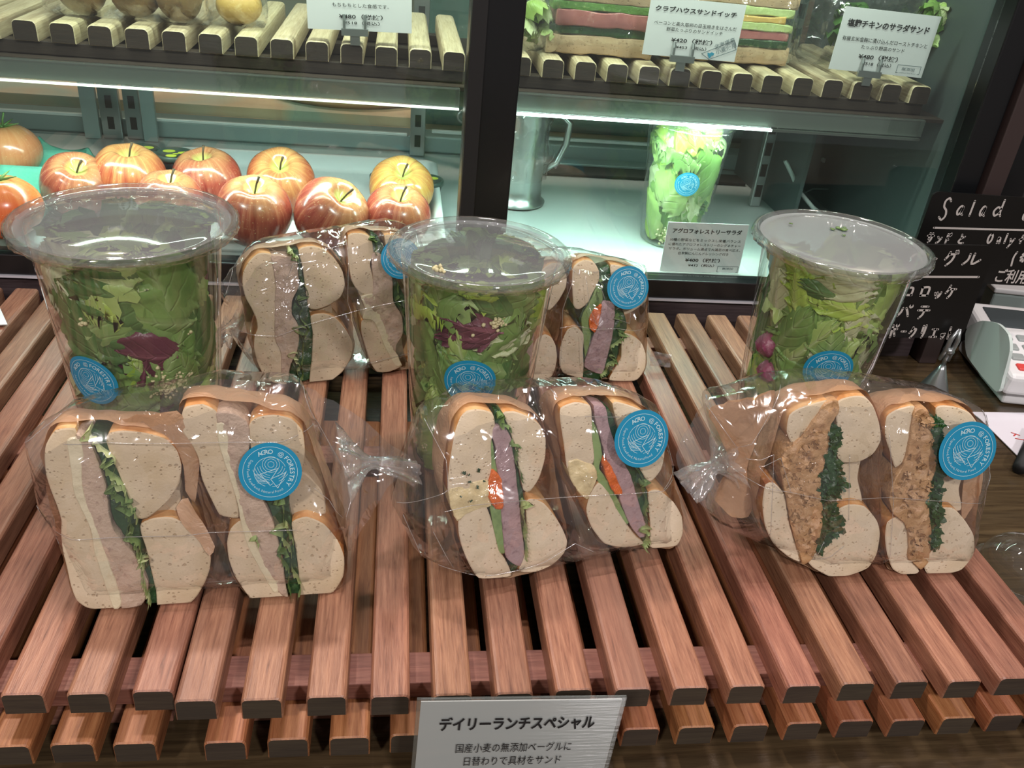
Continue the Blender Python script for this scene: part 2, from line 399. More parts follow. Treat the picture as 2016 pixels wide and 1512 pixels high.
def strokes(lines, wd, off=(0, 0), sc=1.0):
    """pen strokes -> flat ribbons with round ends; lines in a unit box"""
    V = []; F = []
    for ln in lines:
        p = [Vector((off[0]+a*sc, off[1]+b*sc)) for a, b in ln]
        q = []
        for i in range(len(p)-1):
            a = p[max(i-1, 0)]; b = p[i]; c = p[i+1]; d = p[min(i+2, len(p)-1)]
            for j in range(4):
                t = j/4; q.append(.5*((2*b)+(c-a)*t+(2*a-5*b+4*c-d)*t*t+(3*b-a-3*c+d)*t**3))
        q.append(p[-1]); n = len(V)
        for i, c in enumerate(q):
            d = (q[min(i+1, len(q)-1)]-q[max(i-1, 0)])
            d = d.normalized() if d.length > 1e-9 else Vector((1, 0))
            nn = Vector((-d.y, d.x))*wd/2; V += [tuple(c+nn), tuple(c-nn)]
        for i in range(len(q)-1): F.append((n+2*i, n+2*i+1, n+2*i+3, n+2*i+2))
        for c in (q[0], q[-1]):
            m = len(V)
            for k in range(8): V.append((c.x+math.cos(k*math.pi/4)*wd/2, c.y+math.sin(k*math.pi/4)*wd/2))
            F.append(tuple(range(m, m+8)))
    return V, F
def ring2(r, wd, seg=48, a0=0, a1=360, c=(0, 0)):
    V = []; F = []
    n = max(3, int(seg*abs(a1-a0)/360))
    for i in range(n+1):
        t = math.radians(a0+(a1-a0)*i/n)
        for rr in (r-wd/2, r+wd/2): V.append((c[0]+rr*math.cos(t), c[1]+rr*math.sin(t)))
    for i in range(n): F.append((2*i, 2*i+1, 2*i+3, 2*i+2))
    return V, F
def arc_text(s, r, h, a0, a1, out=True, bold=0.0):
    """letters along a circle from angle a0 to a1 (degrees); out: tops outward"""
    parts = []; adv = []
    ref = text_poly('H', bold); H = ref[5]-ref[4]
    for ch in s:
        if ch == ' ': adv.append(.35*H); continue
        g = text_poly(ch, bold); adv.append((g[3]-g[2])+.22*H)
    tot = sum(adv); pos = 0
    for ch, ad in zip(s, adv):
        a = math.radians(a0+(a1-a0)*((pos+ad/2)/tot)); pos += ad
        if ch == ' ': continue
        V, F, x0, x1, y0, y1 = text_poly(ch, bold); k = h/H; cx = (x0+x1)/2
        W = []
        for x, y in V:
            lx = (x-cx)*k; ly = y*k
            if out: rr = r+ly; W.append((rr*math.cos(a)+lx*math.sin(a), rr*math.sin(a)-lx*math.cos(a)))
            else: rr = r-ly; W.append((rr*math.cos(a)-lx*math.sin(a), rr*math.sin(a)+lx*math.cos(a)))
        parts.append((W, F))
    return merge(parts)
def sticker_2d():
    P = []
    P.append(ring2(.86, .014)); P.append(ring2(.51, .014, 40, 20, 250)); P.append(ring2(.51, .014, 40, 275, 330))
    for r in (.10, .19, .27): P.append(ring2(r, .013, 28, 0, 360, (.03, .26)))
    for k, r in enumerate((.36, .44, .52, .60)): P.append(ring2(r, .013, 30, 185+k*3, 262, (.04, .24)))
    for k, r in enumerate((.36, .44, .52, .60)): P.append(ring2(r, .013, 20, 300-k*3, 352-k*8, (.04, .24)))
    for k in range(7):
        y = -.06-.05*k; P.append(strokes([[(-.49+.012*k, y), (-.30+.045*k, y-.02)]], .013))
    P.append(strokes([[(-.32, -.06), (.26, .12)], [(.26, .12), (.02, -.24)], [(-.32, -.06), (-.02, -.46)], [(-.02, -.46), (.06, -.40)]], .018))
    P.append(strokes([[(.0, -.24), (.50, -.02)], [(.50, -.02), (.22, -.56)], [(.22, -.56), (.0, -.24)]], .018))
    P.append(arc_text('AGRO', .625, .15, 122, 82, True, .012)); P.append(arc_text('@', .63, .14, 66, 52, True))
    P.append(arc_text('FORESTRY', .625, .15, 46, -44, True, .012))
    P.append(arc_text('Super Food, RawFood, Natural Food', .735, .085, 142, 303, False, .0))
    return merge(P)
STK = None
def sticker(parent, mp, R, rot=0.0, loc=None):
    """round blue sticker mapped on a surface by mp(a, b, lift)"""
    global STK
    if STK is None: STK = sticker_2d()
    V = [mp(0, 0, .0003)]; F = []; n = 48; rings = 6
    for j in range(1, rings+1):
        for k in range(n):
            t = 2*math.pi*k/n; r = R*j/rings; V.append(mp(r*math.cos(t), r*math.sin(t), .0003))
    for k in range(n): F.append((0, 1+k, 1+(k+1) % n))
    for j in range(rings-1):
        for k in range(n):
            a = 1+j*n+k; b = 1+j*n+(k+1) % n; F.append((a, a+n, b+n, b))
    o = mesh('sticker', V, F, M_STICK, parent)
    o['label'] = 'round blue sticker with white print'
    c, s = math.cos(math.radians(rot)), math.sin(math.radians(rot))
    V2 = [mp((x*c-y*s)*R, (x*s+y*c)*R, .0006) for x, y in STK[0]]
    mesh('lettering', V2, STK[1], M_STICKL, o, False)
    return o

# ------------------------------------------------------------------ polygons -> layers of a sandwich
def smooth_poly(P, step):
    n = len(P); P = [Vector(p) for p in P]; Q = []
    for i in range(n):
        a, b, c, d = P[i-1], P[i], P[(i+1) % n], P[(i+2) % n]
        m = max(2, int((c-b).length/step))
        for j in range(m):
            t = j/m
            cr = .5*((2*b)+(c-a)*t+(2*a-5*b+4*c-d)*t*t+(3*b-a-3*c+d)*t**3)
            ln = b.lerp(c, t); Q.append(cr.lerp(ln, .35))
    A = sum(Q[i-1].x*Q[i].y-Q[i].x*Q[i-1].y for i in range(len(Q)))
    if A < 0: Q.reverse()
    return Q
def inside(p, Q):
    c = False; n = len(Q); x, y = p
    for i in range(n):
        a = Q[i-1]; b = Q[i]
        if (a.y > y) != (b.y > y) and x < (b.x-a.x)*(y-a.y)/(b.y-a.y)+a.x: c = not c
    return c
def dist_poly(p, Q):
    d = 1e9; n = len(Q); p = Vector(p)
    for i in range(n):
        a = Q[i-1]; e = Q[i]-a; L = e.length_squared
        t = max(0, min(1, (p-a).dot(e)/L)) if L > 0 else 0
        d = min(d, (p-a-e*t).length)
    return d
def offset_poly(Q, d):
    n = len(Q); R = []
    for i in range(n):
        t = (Q[(i+1) % n]-Q[i-1])
        t = t.normalized() if t.length > 1e-9 else Vector((1, 0))
        R.append(Q[i]+Vector((-t.y, t.x))*d)
    for _ in range(2):
        R = [(R[i-1]+R[i]*2+R[(i+1) % n])/4 for i in range(n)]
    return R
def grid_fill(Q, step, jit=.25, seed=0):
    rnd = random.Random(seed)
    xs = [p.x for p in Q]; ys = [p.y for p in Q]; pts = [p.copy() for p in Q]; nQ = len(Q)
    y = min(ys); r = 0
    while y < max(ys):
        x = min(xs)+(step/2 if r % 2 else 0)
        while x < max(xs):
            q = (x+rnd.uniform(-jit, jit)*step, y+rnd.uniform(-jit, jit)*step)
            if inside(q, Q) and dist_poly(q, Q) > step*.5: pts.append(Vector(q))
            x += step
        y += step*.87; r += 1
    ed = [(i, (i+1) % nQ) for i in range(nQ)]
    vo, eo, fo, ov, oe, of = delaunay_2d_cdt(pts, ed, [list(range(nQ))], 2, 1e-7)
    return vo, fo, ov

class Plane:
    """plane leaning back on which the cut faces stand; u right, v up the lean, w backwards"""
    def __init__(s, O, lean, yaw=0.0):
        s.O = Vector(O); a = math.radians(yaw); l = math.radians(lean)
        s.u = Vector((math.cos(a), math.sin(a), 0)); h = Vector((-math.sin(a), math.cos(a), 0))
        s.w = h; s.v = h*math.sin(l)+Vector((0, 0, math.cos(l))); s.n = s.u.cross(s.v)*-1
    def px(s, x, y):
        d = ray(x, y); t = (s.O-CP).dot(s.n)/d.dot(s.n); p = CP+d*t-s.O
        return Vector((p.dot(s.u), p.dot(s.v)))
    def at(s, u, v, w=0.0): return s.O+s.u*u+s.v*v+s.w*w
    def nrm(s, u, v, k): return s.O+s.u*u+s.v*v-s.n*k

def half_disc(w, hr): return math.sqrt(max(.10, 1-(max(0, w)/hr)**2))
def layer(name, pl, Q, mats, parent, depth=.040, rough=0.0, step=.0035, bulge=.0, recess=0.0, rim=.0012, back=.010, seed=1, edgeamp=0.0, vc=.04, hr=.045):
    """solid slab: cut face in front (mats[0]) and skin around (mats[1])"""
    rnd = random.Random(seed)
    if edgeamp:
        Q = [p+Vector((noise.noise(Vector((p.x*400, p.y*400, seed))), noise.noise(Vector((p.x*400, p.y*400, seed+9)))))*edgeamp for p in Q]
    n = len(Q)
    Qf = offset_poly(Q, rim)
    vo, fo, ov = grid_fill(Qf, step, .3, seed)
    V = []; F = []; mi = []
    for q in vo:
        d = min(dist_poly(q, Qf), .012)/.012 if (bulge or rough) else 0
        h = bulge*math.sqrt(max(d, 0))
        if rough: h += rough*noise.fractal(Vector((q.x*160, q.y*160, seed*3.1)), .8, 2.1, 3)*(.3+.7*min(1, d*3))
        V.append(pl.nrm(q.x, q.y, h) + pl.w*recess)
    for f in fo:
        F.append(tuple(f)); mi.append(0)
    # first ring indices of the outline inside the cap
    idx = [None]*n
    for k, orig in enumerate(ov):
        for o_ in orig:
            if o_ < n: idx[o_] = k
    if any(i is None for i in idx):
        base = []
        for q in Qf: base.append(len(V)); V.append(pl.at(q.x, q.y, recess))
        idx = base
    prev = idx; first = True
    for off, wd in ((0, rim*.9), (0, depth*.18), (0, depth*.36), (-back*.15, depth*.55), (-back*.3, depth*.72), (-back*.6, depth*.86), (-back, depth*.96), (-back*1.5, depth)):
        R = offset_poly(Q, -off) if off else Q
        cur = []; kv = half_disc(wd, hr)
        for q in R: cur.append(len(V)); V.append(pl.at(q.x, vc+(q.y-vc)*kv, wd+recess))
        for i in range(n):
            j = (i+1) % n; F.append((prev[i], prev[j], cur[j], cur[i])); mi.append(0 if first else 1)
        prev = cur; first = False
    F.append(tuple(reversed(prev))); mi.append(1)
    o = mesh(name, V, F, mats, parent, True, mi)
    o.data.set_sharp_from_angle(angle=math.radians(38))
    return o

def ruffle(name, pl, c0, c1, width, depth, mat, parent, seed=0, amp=.004, waves=9, front=-.003, nseg=70):
    """frilly leaf edge standing out of the cut face, running from c0 to c1"""
    c0 = Vector(c0); c1 = Vector(c1); d = (c1-c0); L = d.length; d.normalize(); nn = Vector((-d.y, d.x))
    V = []; F = []; m = 7; ph = seed*1.7
    for i in range(nseg+1):
        t = i/nseg
        for j in range(m):
            s = j/(m-1); a = amp*1.35*(1-s*.75)*math.sin(math.pi*min(1, t*6))*1.0
            x = width*.6*noise.noise(Vector((t*3, seed, 1)))*2 + a*math.sin(waves*2*math.pi*t+ph+1.2*math.sin(5*t+ph)) + a*.5*math.sin(waves*5.1*t*math.pi+ph*2)
            y = t*L + a*.6*math.cos(waves*2*math.pi*t+ph)
            w_ = front+.0012*math.sin(waves*3.3*math.pi*t+ph)*(1-s)+s*depth
            q = c0+d*y+nn*x; V.append(pl.at(q.x, q.y, w_))
    for i in range(nseg):
        for j in range(m-1):
            a = i*m+j; F.append((a, a+1, a+m+1, a+m))
    return mesh(name, V, F, mat, parent)

def bag(pl, Q, parent, thick=.046, front=-.004, seed=0, mat=None, name='cellophane_bag', seams=(), amp=.0016):
    """clear film pillow around the outline Q"""
    vo, fo, ov = grid_fill(Q, .0042, .25, seed)
    n = len(vo); V = []; F = []
    mid = thick*.30
    dd = [dist_poly(q, Q) for q in vo]
    def wr(q, s):
        a = noise.noise(Vector((q.x*38, q.y*22, seed+s))); b_ = noise.noise(Vector((q.x*20+9, q.y*70, seed+s+5)))
        c_ = noise.noise(Vector(((q.x+q.y)*60, (q.x-q.y)*18, seed+s+11)))
        return (1-abs(a)*2.2)*.5+(1-abs(b_)*2.2)*.35+(1-abs(c_)*2.2)*.35
    for q, d in zip(vo, dd):
        g = min(1, d/.016)**.55
        V.append(pl.at(q.x, q.y, mid+(front-mid)*g - amp*wr(q, 0)*min(1, d/.006)))
    for q, d in zip(vo, dd):
        g = min(1, d/.016)**.55
        V.append(pl.at(q.x, q.y, mid+(thick-mid)*g + amp*wr(q, 20)*min(1, d/.006)))
    for f in fo: F.append(tuple(f)); F.append(tuple(i+n for i in reversed(f)))
    o = mesh(name, V, F, mat or M_FILM, parent)
    return o
def fold_lines(pl, lines, parent, Qb, thick, w=-.0052, r=.00018, name='film_fold'):
    mid = thick*.30
    P = []
    for ln in lines:
        pts = []
        for i in range(len(ln)-1):
            a = Vector(ln[i]); b = Vector(ln[i+1])
            for j in range(11):
                t = j/10; q = a.lerp(b, t)
                g = min(1, (dist_poly(q, Qb) if inside(q, Qb) else 0)/.016)**.55; pts.append(pl.at(q.x, max(q.y, .0006), mid+(w-mid)*g-.0012*g))
        P.append(tubeVF(pts, r, 5))
    V, F = merge(P); return mesh(name, V, F, M_FILMEDGE, parent)
def tail(parent, path, radii, seed=0, name='twisted_tail'):
    """gathered film: radius along a 3-D path with sharp pleats"""
    V = []; F = []; seg = 40; pts = [Vector(p) for p in path]; m = len(pts)
    for i, p in enumerate(pts):
        d = (pts[min(i+1, m-1)]-pts[max(i-1, 0)]).normalized()
        u = d.cross(Vector((0, 0, 1))).normalized(); v = d.cross(u)
        for k in range(seg):
            t = 2*math.pi*k/seg
            pl_ = 1+.30*math.sin(t*9+seed+i*.25)+.22*math.sin(t*5+seed*2-i*.4)+.15*noise.noise(Vector((math.cos(t)*3, math.sin(t)*3, i*.6+seed)))
            r = radii[i]; V.append(p+u*math.cos(t)*r*pl_+v*math.sin(t)*r*pl_*.45)
    for i in range(m-1):
        for k in range(seg): F.append((i*seg+k, i*seg+(k+1) % seg, (i+1)*seg+(k+1) % seg, (i+1)*seg+k))
    return mesh(name, V, F, M_TAIL, parent, True)
def wrapper(pl, Qs, parent, vc=.04, hr=.045, depth=.044, w0=.002, grow=.0016, seed=0, name='wrap_paper', gap=None):
    """waxed paper wound around one half: hull of its layers, open in front"""
    pts = sorted({(round(p.x, 5), round(p.y, 5)) for Q in Qs for p in Q})
    def half(ps):
        h = []
        for p in ps:
            while len(h) > 1 and (h[-1][0]-h[-2][0])*(p[1]-h[-2][1])-(h[-1][1]-h[-2][1])*(p[0]-h[-2][0]) <= 0: h.pop()
            h.append(p)
        return h[:-1]
    H = [Vector(p) for p in half(pts)+half(pts[::-1])]
    # resample
    Q = []
    for i in range(len(H)):
        a = H[i]; b = H[(i+1) % len(H)]; k = max(1, int((b-a).length/.003))
        for j in range(k): Q.append(a.lerp(b, j/k))
    Q = offset_poly(Q, -grow); n = len(Q); V = []; F = []; m = 10
    for j in range(m):
        w_ = w0+(depth-w0)*j/(m-1); sh = -(.006*max(0, (j-5)/4)**2)
        R = offset_poly(Q, -sh*1.0) if sh else Q
        for i, q in enumerate(R):
            wb = w_-.004*max(0, noise.noise(Vector((q.x*45, q.y*45, seed))))*(1 if j == 0 else 0)
            r = .0014*noise.noise(Vector((q.x*120, q.y*120, j*.35+seed)))
            t = (R[(i+1) % n]-R[i-1]); t = t.normalized() if t.length > 0 else Vector((1, 0))
            qq = q+Vector((t.y, -t.x))*(r+.0004); V.append(pl.at(qq.x, max(vc+(qq.y-vc)*half_disc(wb, hr*1.04), .0012), wb))
    for j in range(m-1):
        for i in range(n): F.append((j*n+i, j*n+(i+1) % n, (j+1)*n+(i+1) % n, (j+1)*n+i))
    F.append(tuple((m-1)*n+i for i in range(n)))
    return mesh(name, V, F, M_WAX, parent)
def flap(pl, poly, w0, w1, parent, name='paper_fold', mat=None, seed=0):
    """loose fold of paper spanned by an outline, bending from w0 to w1"""
    Q = smooth_poly(poly, .003); vo, fo, ov = grid_fill(Q, .0035, .2, seed)
    y0 = min(q.y for q in vo); y1 = max(q.y for q in vo)
    V = []; n = len(vo)
    for q in vo:
        t = (q.y-y0)/(y1-y0+1e-9); w_ = w0+(w1-w0)*t+.0030*noise.noise(Vector((q.x*150, q.y*40, seed)))+.0007*math.sin(q.x*700+q.y*150); V.append(pl.at(q.x, q.y, w_))
    for q in vo:
        t = (q.y-y0)/(y1-y0+1e-9); w_ = w0+(w1-w0)*t+.0030*noise.noise(Vector((q.x*150, q.y*40, seed)))+.0007*math.sin(q.x*700+q.y*150)+.0004; V.append(pl.at(q.x, q.y, w_))
    F = [tuple(f) for f in fo]+[tuple(i+n for i in reversed(f)) for f in fo]
    return mesh(name, V, F, mat or M_WAX, parent)

# ================================================================== THE SETTING
ZC = -0.0485          # counter top
GY = 0.44            # glass front of the display case
DK = 0.020           # deck of the case
CX0, CX1 = -0.62, 0.60
tag(box('trim_1', -1.4, 1.9, -.35, 1.25, ZC-.04, ZC, M_COUNTER), 'brown wood-grain laminate counter top under everything', None, None, 'structure')
tag(box('floor', -3, 3, -3, 4, -1.0, -.99, M_BROWNWALL), kind='structure')
tag(box('wall_back', -3, 3, 2.6, 2.65, -.99, 2.6, plain('back_wall_paint', srgb(120, 100, 88), .8)), kind='structure')
# brown board wall of upright boards behind the counter on the right
wl = box('wall_right', .62, 1.7, .86, .88, ZC, .75, M_BLACKM); tag(wl, kind='structure')
for i, (a, b_, m) in enumerate([(.63, .69, M_BROWNWALL), (.70, .712, M_BLACKM), (.722, .80, M_BROWNWALL), (.81, .825, M_STEELD), (.835, 1.0, M_BROWNWALL), (1.01, 1.2, M_BROWNWALL), (1.21, 1.4, M_BROWNWALL)]):
    box('panel', a, b_, .842, .859, ZC+.001, .74, m, wl, .0015)
tag(box('trim_2', .63, 1.68, .80, .859, ZC+.001, ZC+.055, M_BLACKM, None, .002), 'dark plinth along the foot of the board wall', None, None, 'structure')

# ================================================================== DISPLAY CASE
case = thing('display_case', ((CX0+CX1)/2, GY, ZC), 'large black-framed glass display case with lit inside behind the slatted trays', 'display case')
box('base_panel', CX0, CX1, GY-.006, GY+.004, ZC, .006, M_PANEL, case)
box('base_trim', CX0, CX1, GY-.010, GY-.0062, .0040, .0058, plain('bright_trim', srgb(225, 225, 232), .3, .3), case)
box('bottom_rail', CX0, CX1, GY-.008, GY+.010, .006, .024, M_BLACK, case, .001)
box('mullion', .146, .187, GY-.014, GY+.016, .0242, .60, M_BLACK, case, .0015)
box('mullion', .1465, .158, GY-.0165, GY-.0142, .0242, .60, M_BLACKM, case)
box('side_frame', .578, .602, GY-.014, GY+.016, .0242, .60, M_BLACK, case, .0015)
box('side_frame', .604, .622, GY-.02, GY+.05, ZC, .60, plain('brown_post', srgb(58, 46, 44), .5), case, .001)
box('side_frame', .626, .675, GY+.02, GY+.09, ZC, .60, M_BLACK, case, .001)
box('side_frame', CX0-.004, CX0+.020, GY-.014, GY+.016, .0242, .60, M_BLACK, case, .0015)
box('case_side', CX0-.003, CX0+.001, GY+.017, .833, DK+.0004, .599, M_GLASS, case)
box('top_frame', CX0, CX1, GY-.014, .86, .60, .64, M_BLACK, case)
box('glass_pane', CX0+.01, .1455, GY-.003, GY-.0015, .0245, .599, M_GLASS, case)
box('glass_pane', .1875, .5775, GY+.002, GY+.0035, .0245, .599, M_GLASS, case)
box('deck', CX0, CX1, GY+.0105, .84, ZC+.002, DK, M_DECK, case)
# rear sill, sliding-door rails and doors
box('rear_sill', CX0, CX1, .80, .835, DK+.0004, .0402, M_STEELD, case, .002)
box('rear_rail', CX0, -.262, .794, .7995, .0405, .0440, plain('rail_led_reflection', srgb(245, 250, 248), .25, .2), case, .001)  # near-white colour paints in the LED highlight along the rail edge
box('rear_rail', -.19, .106, .794, .7995, .0405, .0440, bpy.data.materials['rail_led_reflection'], case, .001)
box('rear_rail', .135, .175, .794, .7995, .046, .050, bpy.data.materials['rail_led_reflection'], case, .001)
box('rear_rail', .235, .45, .794, .7995, .046, .050, bpy.data.materials['rail_led_reflection'], case, .001)
box('rear_rail', .235, .45, .770, .7935, .0206, .026, M_STEELD, case, .001)
box('rear_plinth', .20, .52, .735, .7690, .0206, .024, M_BLACKM, case, .001)
def backboard():
    b = NB('back_view'); v = b.coord((1, 1, 1))
    n = b.noise(v, 6, 3, .5, .6)
    c = b.ramp(n, [(.36, srgb(140, 144, 134)), (.50, srgb(178, 142, 118)), (.68, srgb(200, 164, 138))])
    return b.done(b.bsdf(c, .6))
box('rear_glass', CX0+.02, CX1, .836, .839, .0404, .40, M_GLASS, case)
box('case_side', CX1-.004, CX1, GY+.02, .835, DK+.0004, .599, plain('case_side_grey', srgb(74, 84, 84), .4, .3), case)
wk = tag(box('trim_3', -1.4, 1.7, .90, 1.7, -.02, .036, backboard()), 'brown worktop behind the display case', None, None, 'structure')
tag(box('wall_left', -1.4, .118, 1.30, 1.32, .037, .70, plain('rear_wall_grey', srgb(120, 128, 120), .5)), kind='structure')
tag(box('trim_4', .12, .60, .872, .884, .037, .50, plain('rear_panel_grey', srgb(84, 98, 96), .4, .2)), 'grey rear panel behind the right half of the case', None, None, 'structure')
V, F = latheVF([(.0005, 0), (.120, 0), (.128, .006), (.130, .013), (.122, .013), (.118, .008), (.0005, .008)], (.022, 1.045, .0365), 48)
tag(mesh('round_tray', V, F, plain('round_tray_wood', srgb(176, 138, 104), .5)), 'round wooden tray lying on the worktop behind the display case', 'tray')
def standard(x, y, wdt=.030):
    s = box('slotted_standard', x-wdt/2, x+wdt/2, y, y+.008, DK+.0006, .40, M_STEEL, case, .001)
    s2 = []
    for k in range(14): s2.append(boxVF(x-.0035, x+.0035, y-.0006, y+.001, DK+.012+k*.024, DK+.026+k*.024))
    V, F = merge(s2); mesh('slots', V, F, M_BLACKM, s, False)
    return s
standard(-.232, .782, .022); standard(-.208, .785, .018); standard(.118, .782, .018); standard(.505, .66, .012)
box('corner_strip', -.262, -.245, .780, .786, DK+.0006, .30, M_STEELD, case); box('corner_strip', -.197, -.182, .780, .786, DK+.0006, .30, M_STEELD, case)
box('divider', .524, .528, .60, .79, DK+.0006, .16, bpy.data.materials['case_side_grey'], case)
for x, z in ((-.262, .098), (-.160, .088), (.172, .07)):
    V, F = latheVF([(0, 0), (.008, 0), (.0085, .002), (.006, .004), (.0055, .003), (0, .003)], (0, 0, 0), 20)
    V = [(x+a, .790-c, z+b_) for a, b_, c in V]; mesh('door_knob', V, F, M_STEEL, case)

# glass shelf with its lit lip
shelf = thing('lit_shelf', (.1, .5, .15), 'grey shelf with lit front lip across the display case', 'shelf')
box('shelf_plate', CX0+.005, CX1-.004, .4985, .74, .1635, .1665, M_SHELFDARK, shelf)
box('front_lip', CX0+.005, .1455, .492, .4975, .151, .1665, M_PLATEGL, shelf, .0008)
box('front_lip', .1875, .575, .492, .4975, .151, .1665, M_PLATEGL, shelf, .0008)
box('lip_backing', CX0+.005, .575, .500, .504, .150, .1630, plain('lip_backing', srgb(92, 98, 88), .45, .2), shelf)
box('light_strip', CX0+.005, .1455, .4920, .4965, .1484, .1496, M_LED2, shelf)
box('light_strip', .1875, .43, .4925, .4965, .1474, .1494, M_LED, shelf)
box('light_strip', .4302, .575, .4925, .4965, .1474, .1494, plain('strip_off', srgb(90, 96, 92), .3), shelf)
box('bracket', .496, .514, .5045, .66, .155, .1630, M_STEEL, shelf)

# ================================================================== SLATTED TRAYS
def slat_mesh(name, L, wd=.0184, H=.0135, mt=None, mend=None, r=.0026):
    prof = [(0, -H), (0, -r), (r*.12, -r*.5), (r*.5, -r*.12), (r, 0), (wd-r, 0), (wd-r*.5, -r*.12), (wd-r*.12, -r*.5), (wd, -r), (wd, -H)]
    n = len(prof); V = []; F = []; mi = []
    rows = [(0.0, .0006), (.0008, 0), (L-.0008, 0), (L, .0006)]
    cx, cz = wd/2, -H/2
    for y, ins in rows:
        for x, z in prof:
            V.append((cx+(x-cx)*(1-ins/cx), y, cz+(z-cz)*(1-ins/(H/2))))
    for j in range(len(rows)-1):
        for i in range(n):
            F.append((j*n+i, j*n+(i+1) % n, (j+1)*n+(i+1) % n, (j+1)*n+i)); mi.append(0)
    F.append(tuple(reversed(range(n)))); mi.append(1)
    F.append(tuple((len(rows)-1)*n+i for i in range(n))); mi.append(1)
    me = bpy.data.meshes.new(name); me.from_pydata(V, [], [tuple(reversed(f)) for f in F])
    me.materials.append(mt); me.materials.append(mend)
    for p, i in zip(me.polygons, mi): p.material_index = i
    me.update(); return me
def tray(label, x_list, y0, ztop, L, rails, me, railm, rx=(0, 0), H=.0135, railh=.0107, group=None, name='slatted_tray', railw=.0195):
    t = thing(name, ((x_list[0]+x_list[-1])/2, y0, ztop-H-railh), label, 'tray', group)
    off = parent_world(t)
    rnd = random.Random(label)
    for i, x in enumerate(x_list):
        o = bpy.data.objects.new('slat', me); COL.objects.link(o); o.parent = t
        o.location = Vector((x, y0+rnd.uniform(-.0007, .0007), ztop))-off
    for ry in rails:
        box('rail', min(x_list)+rx[0], max(x_list)+.018+rx[1], y0+ry, y0+ry+railw, ztop-H-railh, ztop-H, railm, t, .0006)
    return t
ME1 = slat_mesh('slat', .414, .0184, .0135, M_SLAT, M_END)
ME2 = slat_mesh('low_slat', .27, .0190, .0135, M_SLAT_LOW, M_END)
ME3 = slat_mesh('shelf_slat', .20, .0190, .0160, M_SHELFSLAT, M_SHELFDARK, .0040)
tray('wide reddish slatted tray carrying the middle and right front sandwich bags', [-.0012+.029*i for i in range(16)], 0.0, 0.0, .414, (.0185, .200, .372), ME1, M_RAIL)
tray('reddish wooden slatted tray on top at the far left edge', [-.0208-.0278*i for i in reversed(range(12))], .0065, 0.0, .414, (.0125, .200, .372), ME1, M_RAIL)
tray('lower wooden slatted tray beneath the big sandwich tray', [.0102+.0284*i for i in range(16)], -.0035, -.0243, .27, (.03, .22), ME2, M_RAIL)
tray('lower wooden slatted tray beneath the left slatted tray', [-.0300-.0272*i for i in reversed(range(12))], -.0022, -.0243, .27, (.03, .22), ME2, M_RAIL)
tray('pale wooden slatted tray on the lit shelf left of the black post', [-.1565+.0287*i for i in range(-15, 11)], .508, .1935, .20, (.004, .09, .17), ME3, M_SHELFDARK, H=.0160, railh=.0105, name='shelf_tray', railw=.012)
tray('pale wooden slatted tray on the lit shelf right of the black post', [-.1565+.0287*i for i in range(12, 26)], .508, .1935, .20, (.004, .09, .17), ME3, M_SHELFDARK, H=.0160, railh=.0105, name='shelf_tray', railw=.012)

# ================================================================== BAGGED BAGEL SANDWICHES
def plane_from(a, b, lean, z=0.0):
    A = Pz(a[0], a[1], z); B = Pz(b[0], b[1], z); return Plane(A, lean, math.degrees(math.atan2(B.y-A.y, B.x-A.x)))
def conv(pl, sc, ox, oy, pts): return [pl.px(ox+x/sc, oy+y/sc) for x, y in pts]
BREAD = {'b': (M_CRUMB, M_CRUST), 'w': (M_CRUMBW, M_CRUST), 't': (M_CRUMBT, M_CRUST)}
FILL = {'tuna': ('tuna_filling', M_TUNA, .0010), 'pate': ('pate_slice', M_PATE, .0006), 'mayo': ('cream_spread', M_MAYO, .0010), 'egg': ('egg_salad', M_EGG, .0022),
        'carrot': ('carrot_shreds', M_CARROT, .0028), 'cuc': ('cucumber_slice', M_CUCUMBER, .0006), 'cutlet': ('fried_cutlet', M_CUTLET, .0030), 'green': ('salad_greens', M_DARKGREEN, .0016), 'kale': ('kale', M_KALE, .0030)}
def half(pl, tr, label, parts, group=None, wrap=True, ruff=(), bread='b', depth=.036, seed=0):
    allp = []
    Qs = []
    for kind, pts in parts:
        Q = smooth_poly(tr(pts), .0017); Qs.append((kind, Q)); allp += Q
    for q in allp: q.y = max(q.y, .0006)
    cx = sum(p.x for p in allp)/len(allp)
    root = thing('bagel_sandwich', pl.at(cx, 0, 0), label, 'sandwich', group)
    y0 = min(p.y for p in allp); y1 = max(p.y for p in allp); vc = (y0+y1)/2; hr = (y1-y0)/2*1.06; depth = min(depth, hr*.90)
    for i, (kind, Q) in enumerate(Qs):
        if kind in ('bread', 'inner'):
            m = BREAD[bread]
            layer('bread', pl, Q, (m[0], m[1] if kind == 'bread' else m[0]), root, depth, .0005, .0032, .0009 if kind == 'bread' else .0, .0 if kind == 'bread' else .006, .0005, .006, seed*10+i, 0.0, vc, hr)
        else:
            nm, mt, rg = FILL[kind]
            fw = {'tuna': -.0006, 'carrot': -.0016, 'cutlet': -.0016, 'kale': -.0012, 'egg': -.0006, 'pate': -.0004, 'mayo': -.0008, 'green': .0016, 'cuc': .0004}[kind]
            layer(nm, pl, Q, (mt, mt), root, depth*.9, rg, .0022, .0005, fw, .0004, .006, seed*10+i, .0006 if kind in ('cutlet', 'kale', 'carrot', 'egg', 'green') else .0003, vc, hr)
    for k, (a, b_, wd, mt, amp) in enumerate(ruff):
        a, b_ = tr([a, b_]); ruffle('lettuce', pl, a, b_, wd, .012, mt, root, seed*5+k, amp, 5+k % 3*2, -.0030-.0004*(k % 3))
    if wrap:
        wrapper(pl, [Q for k, Q in Qs], root, vc, hr, depth+.003, .004, .0016, seed)
    return root
L0, L1, L2, L3, L4, L5 = LEAFM
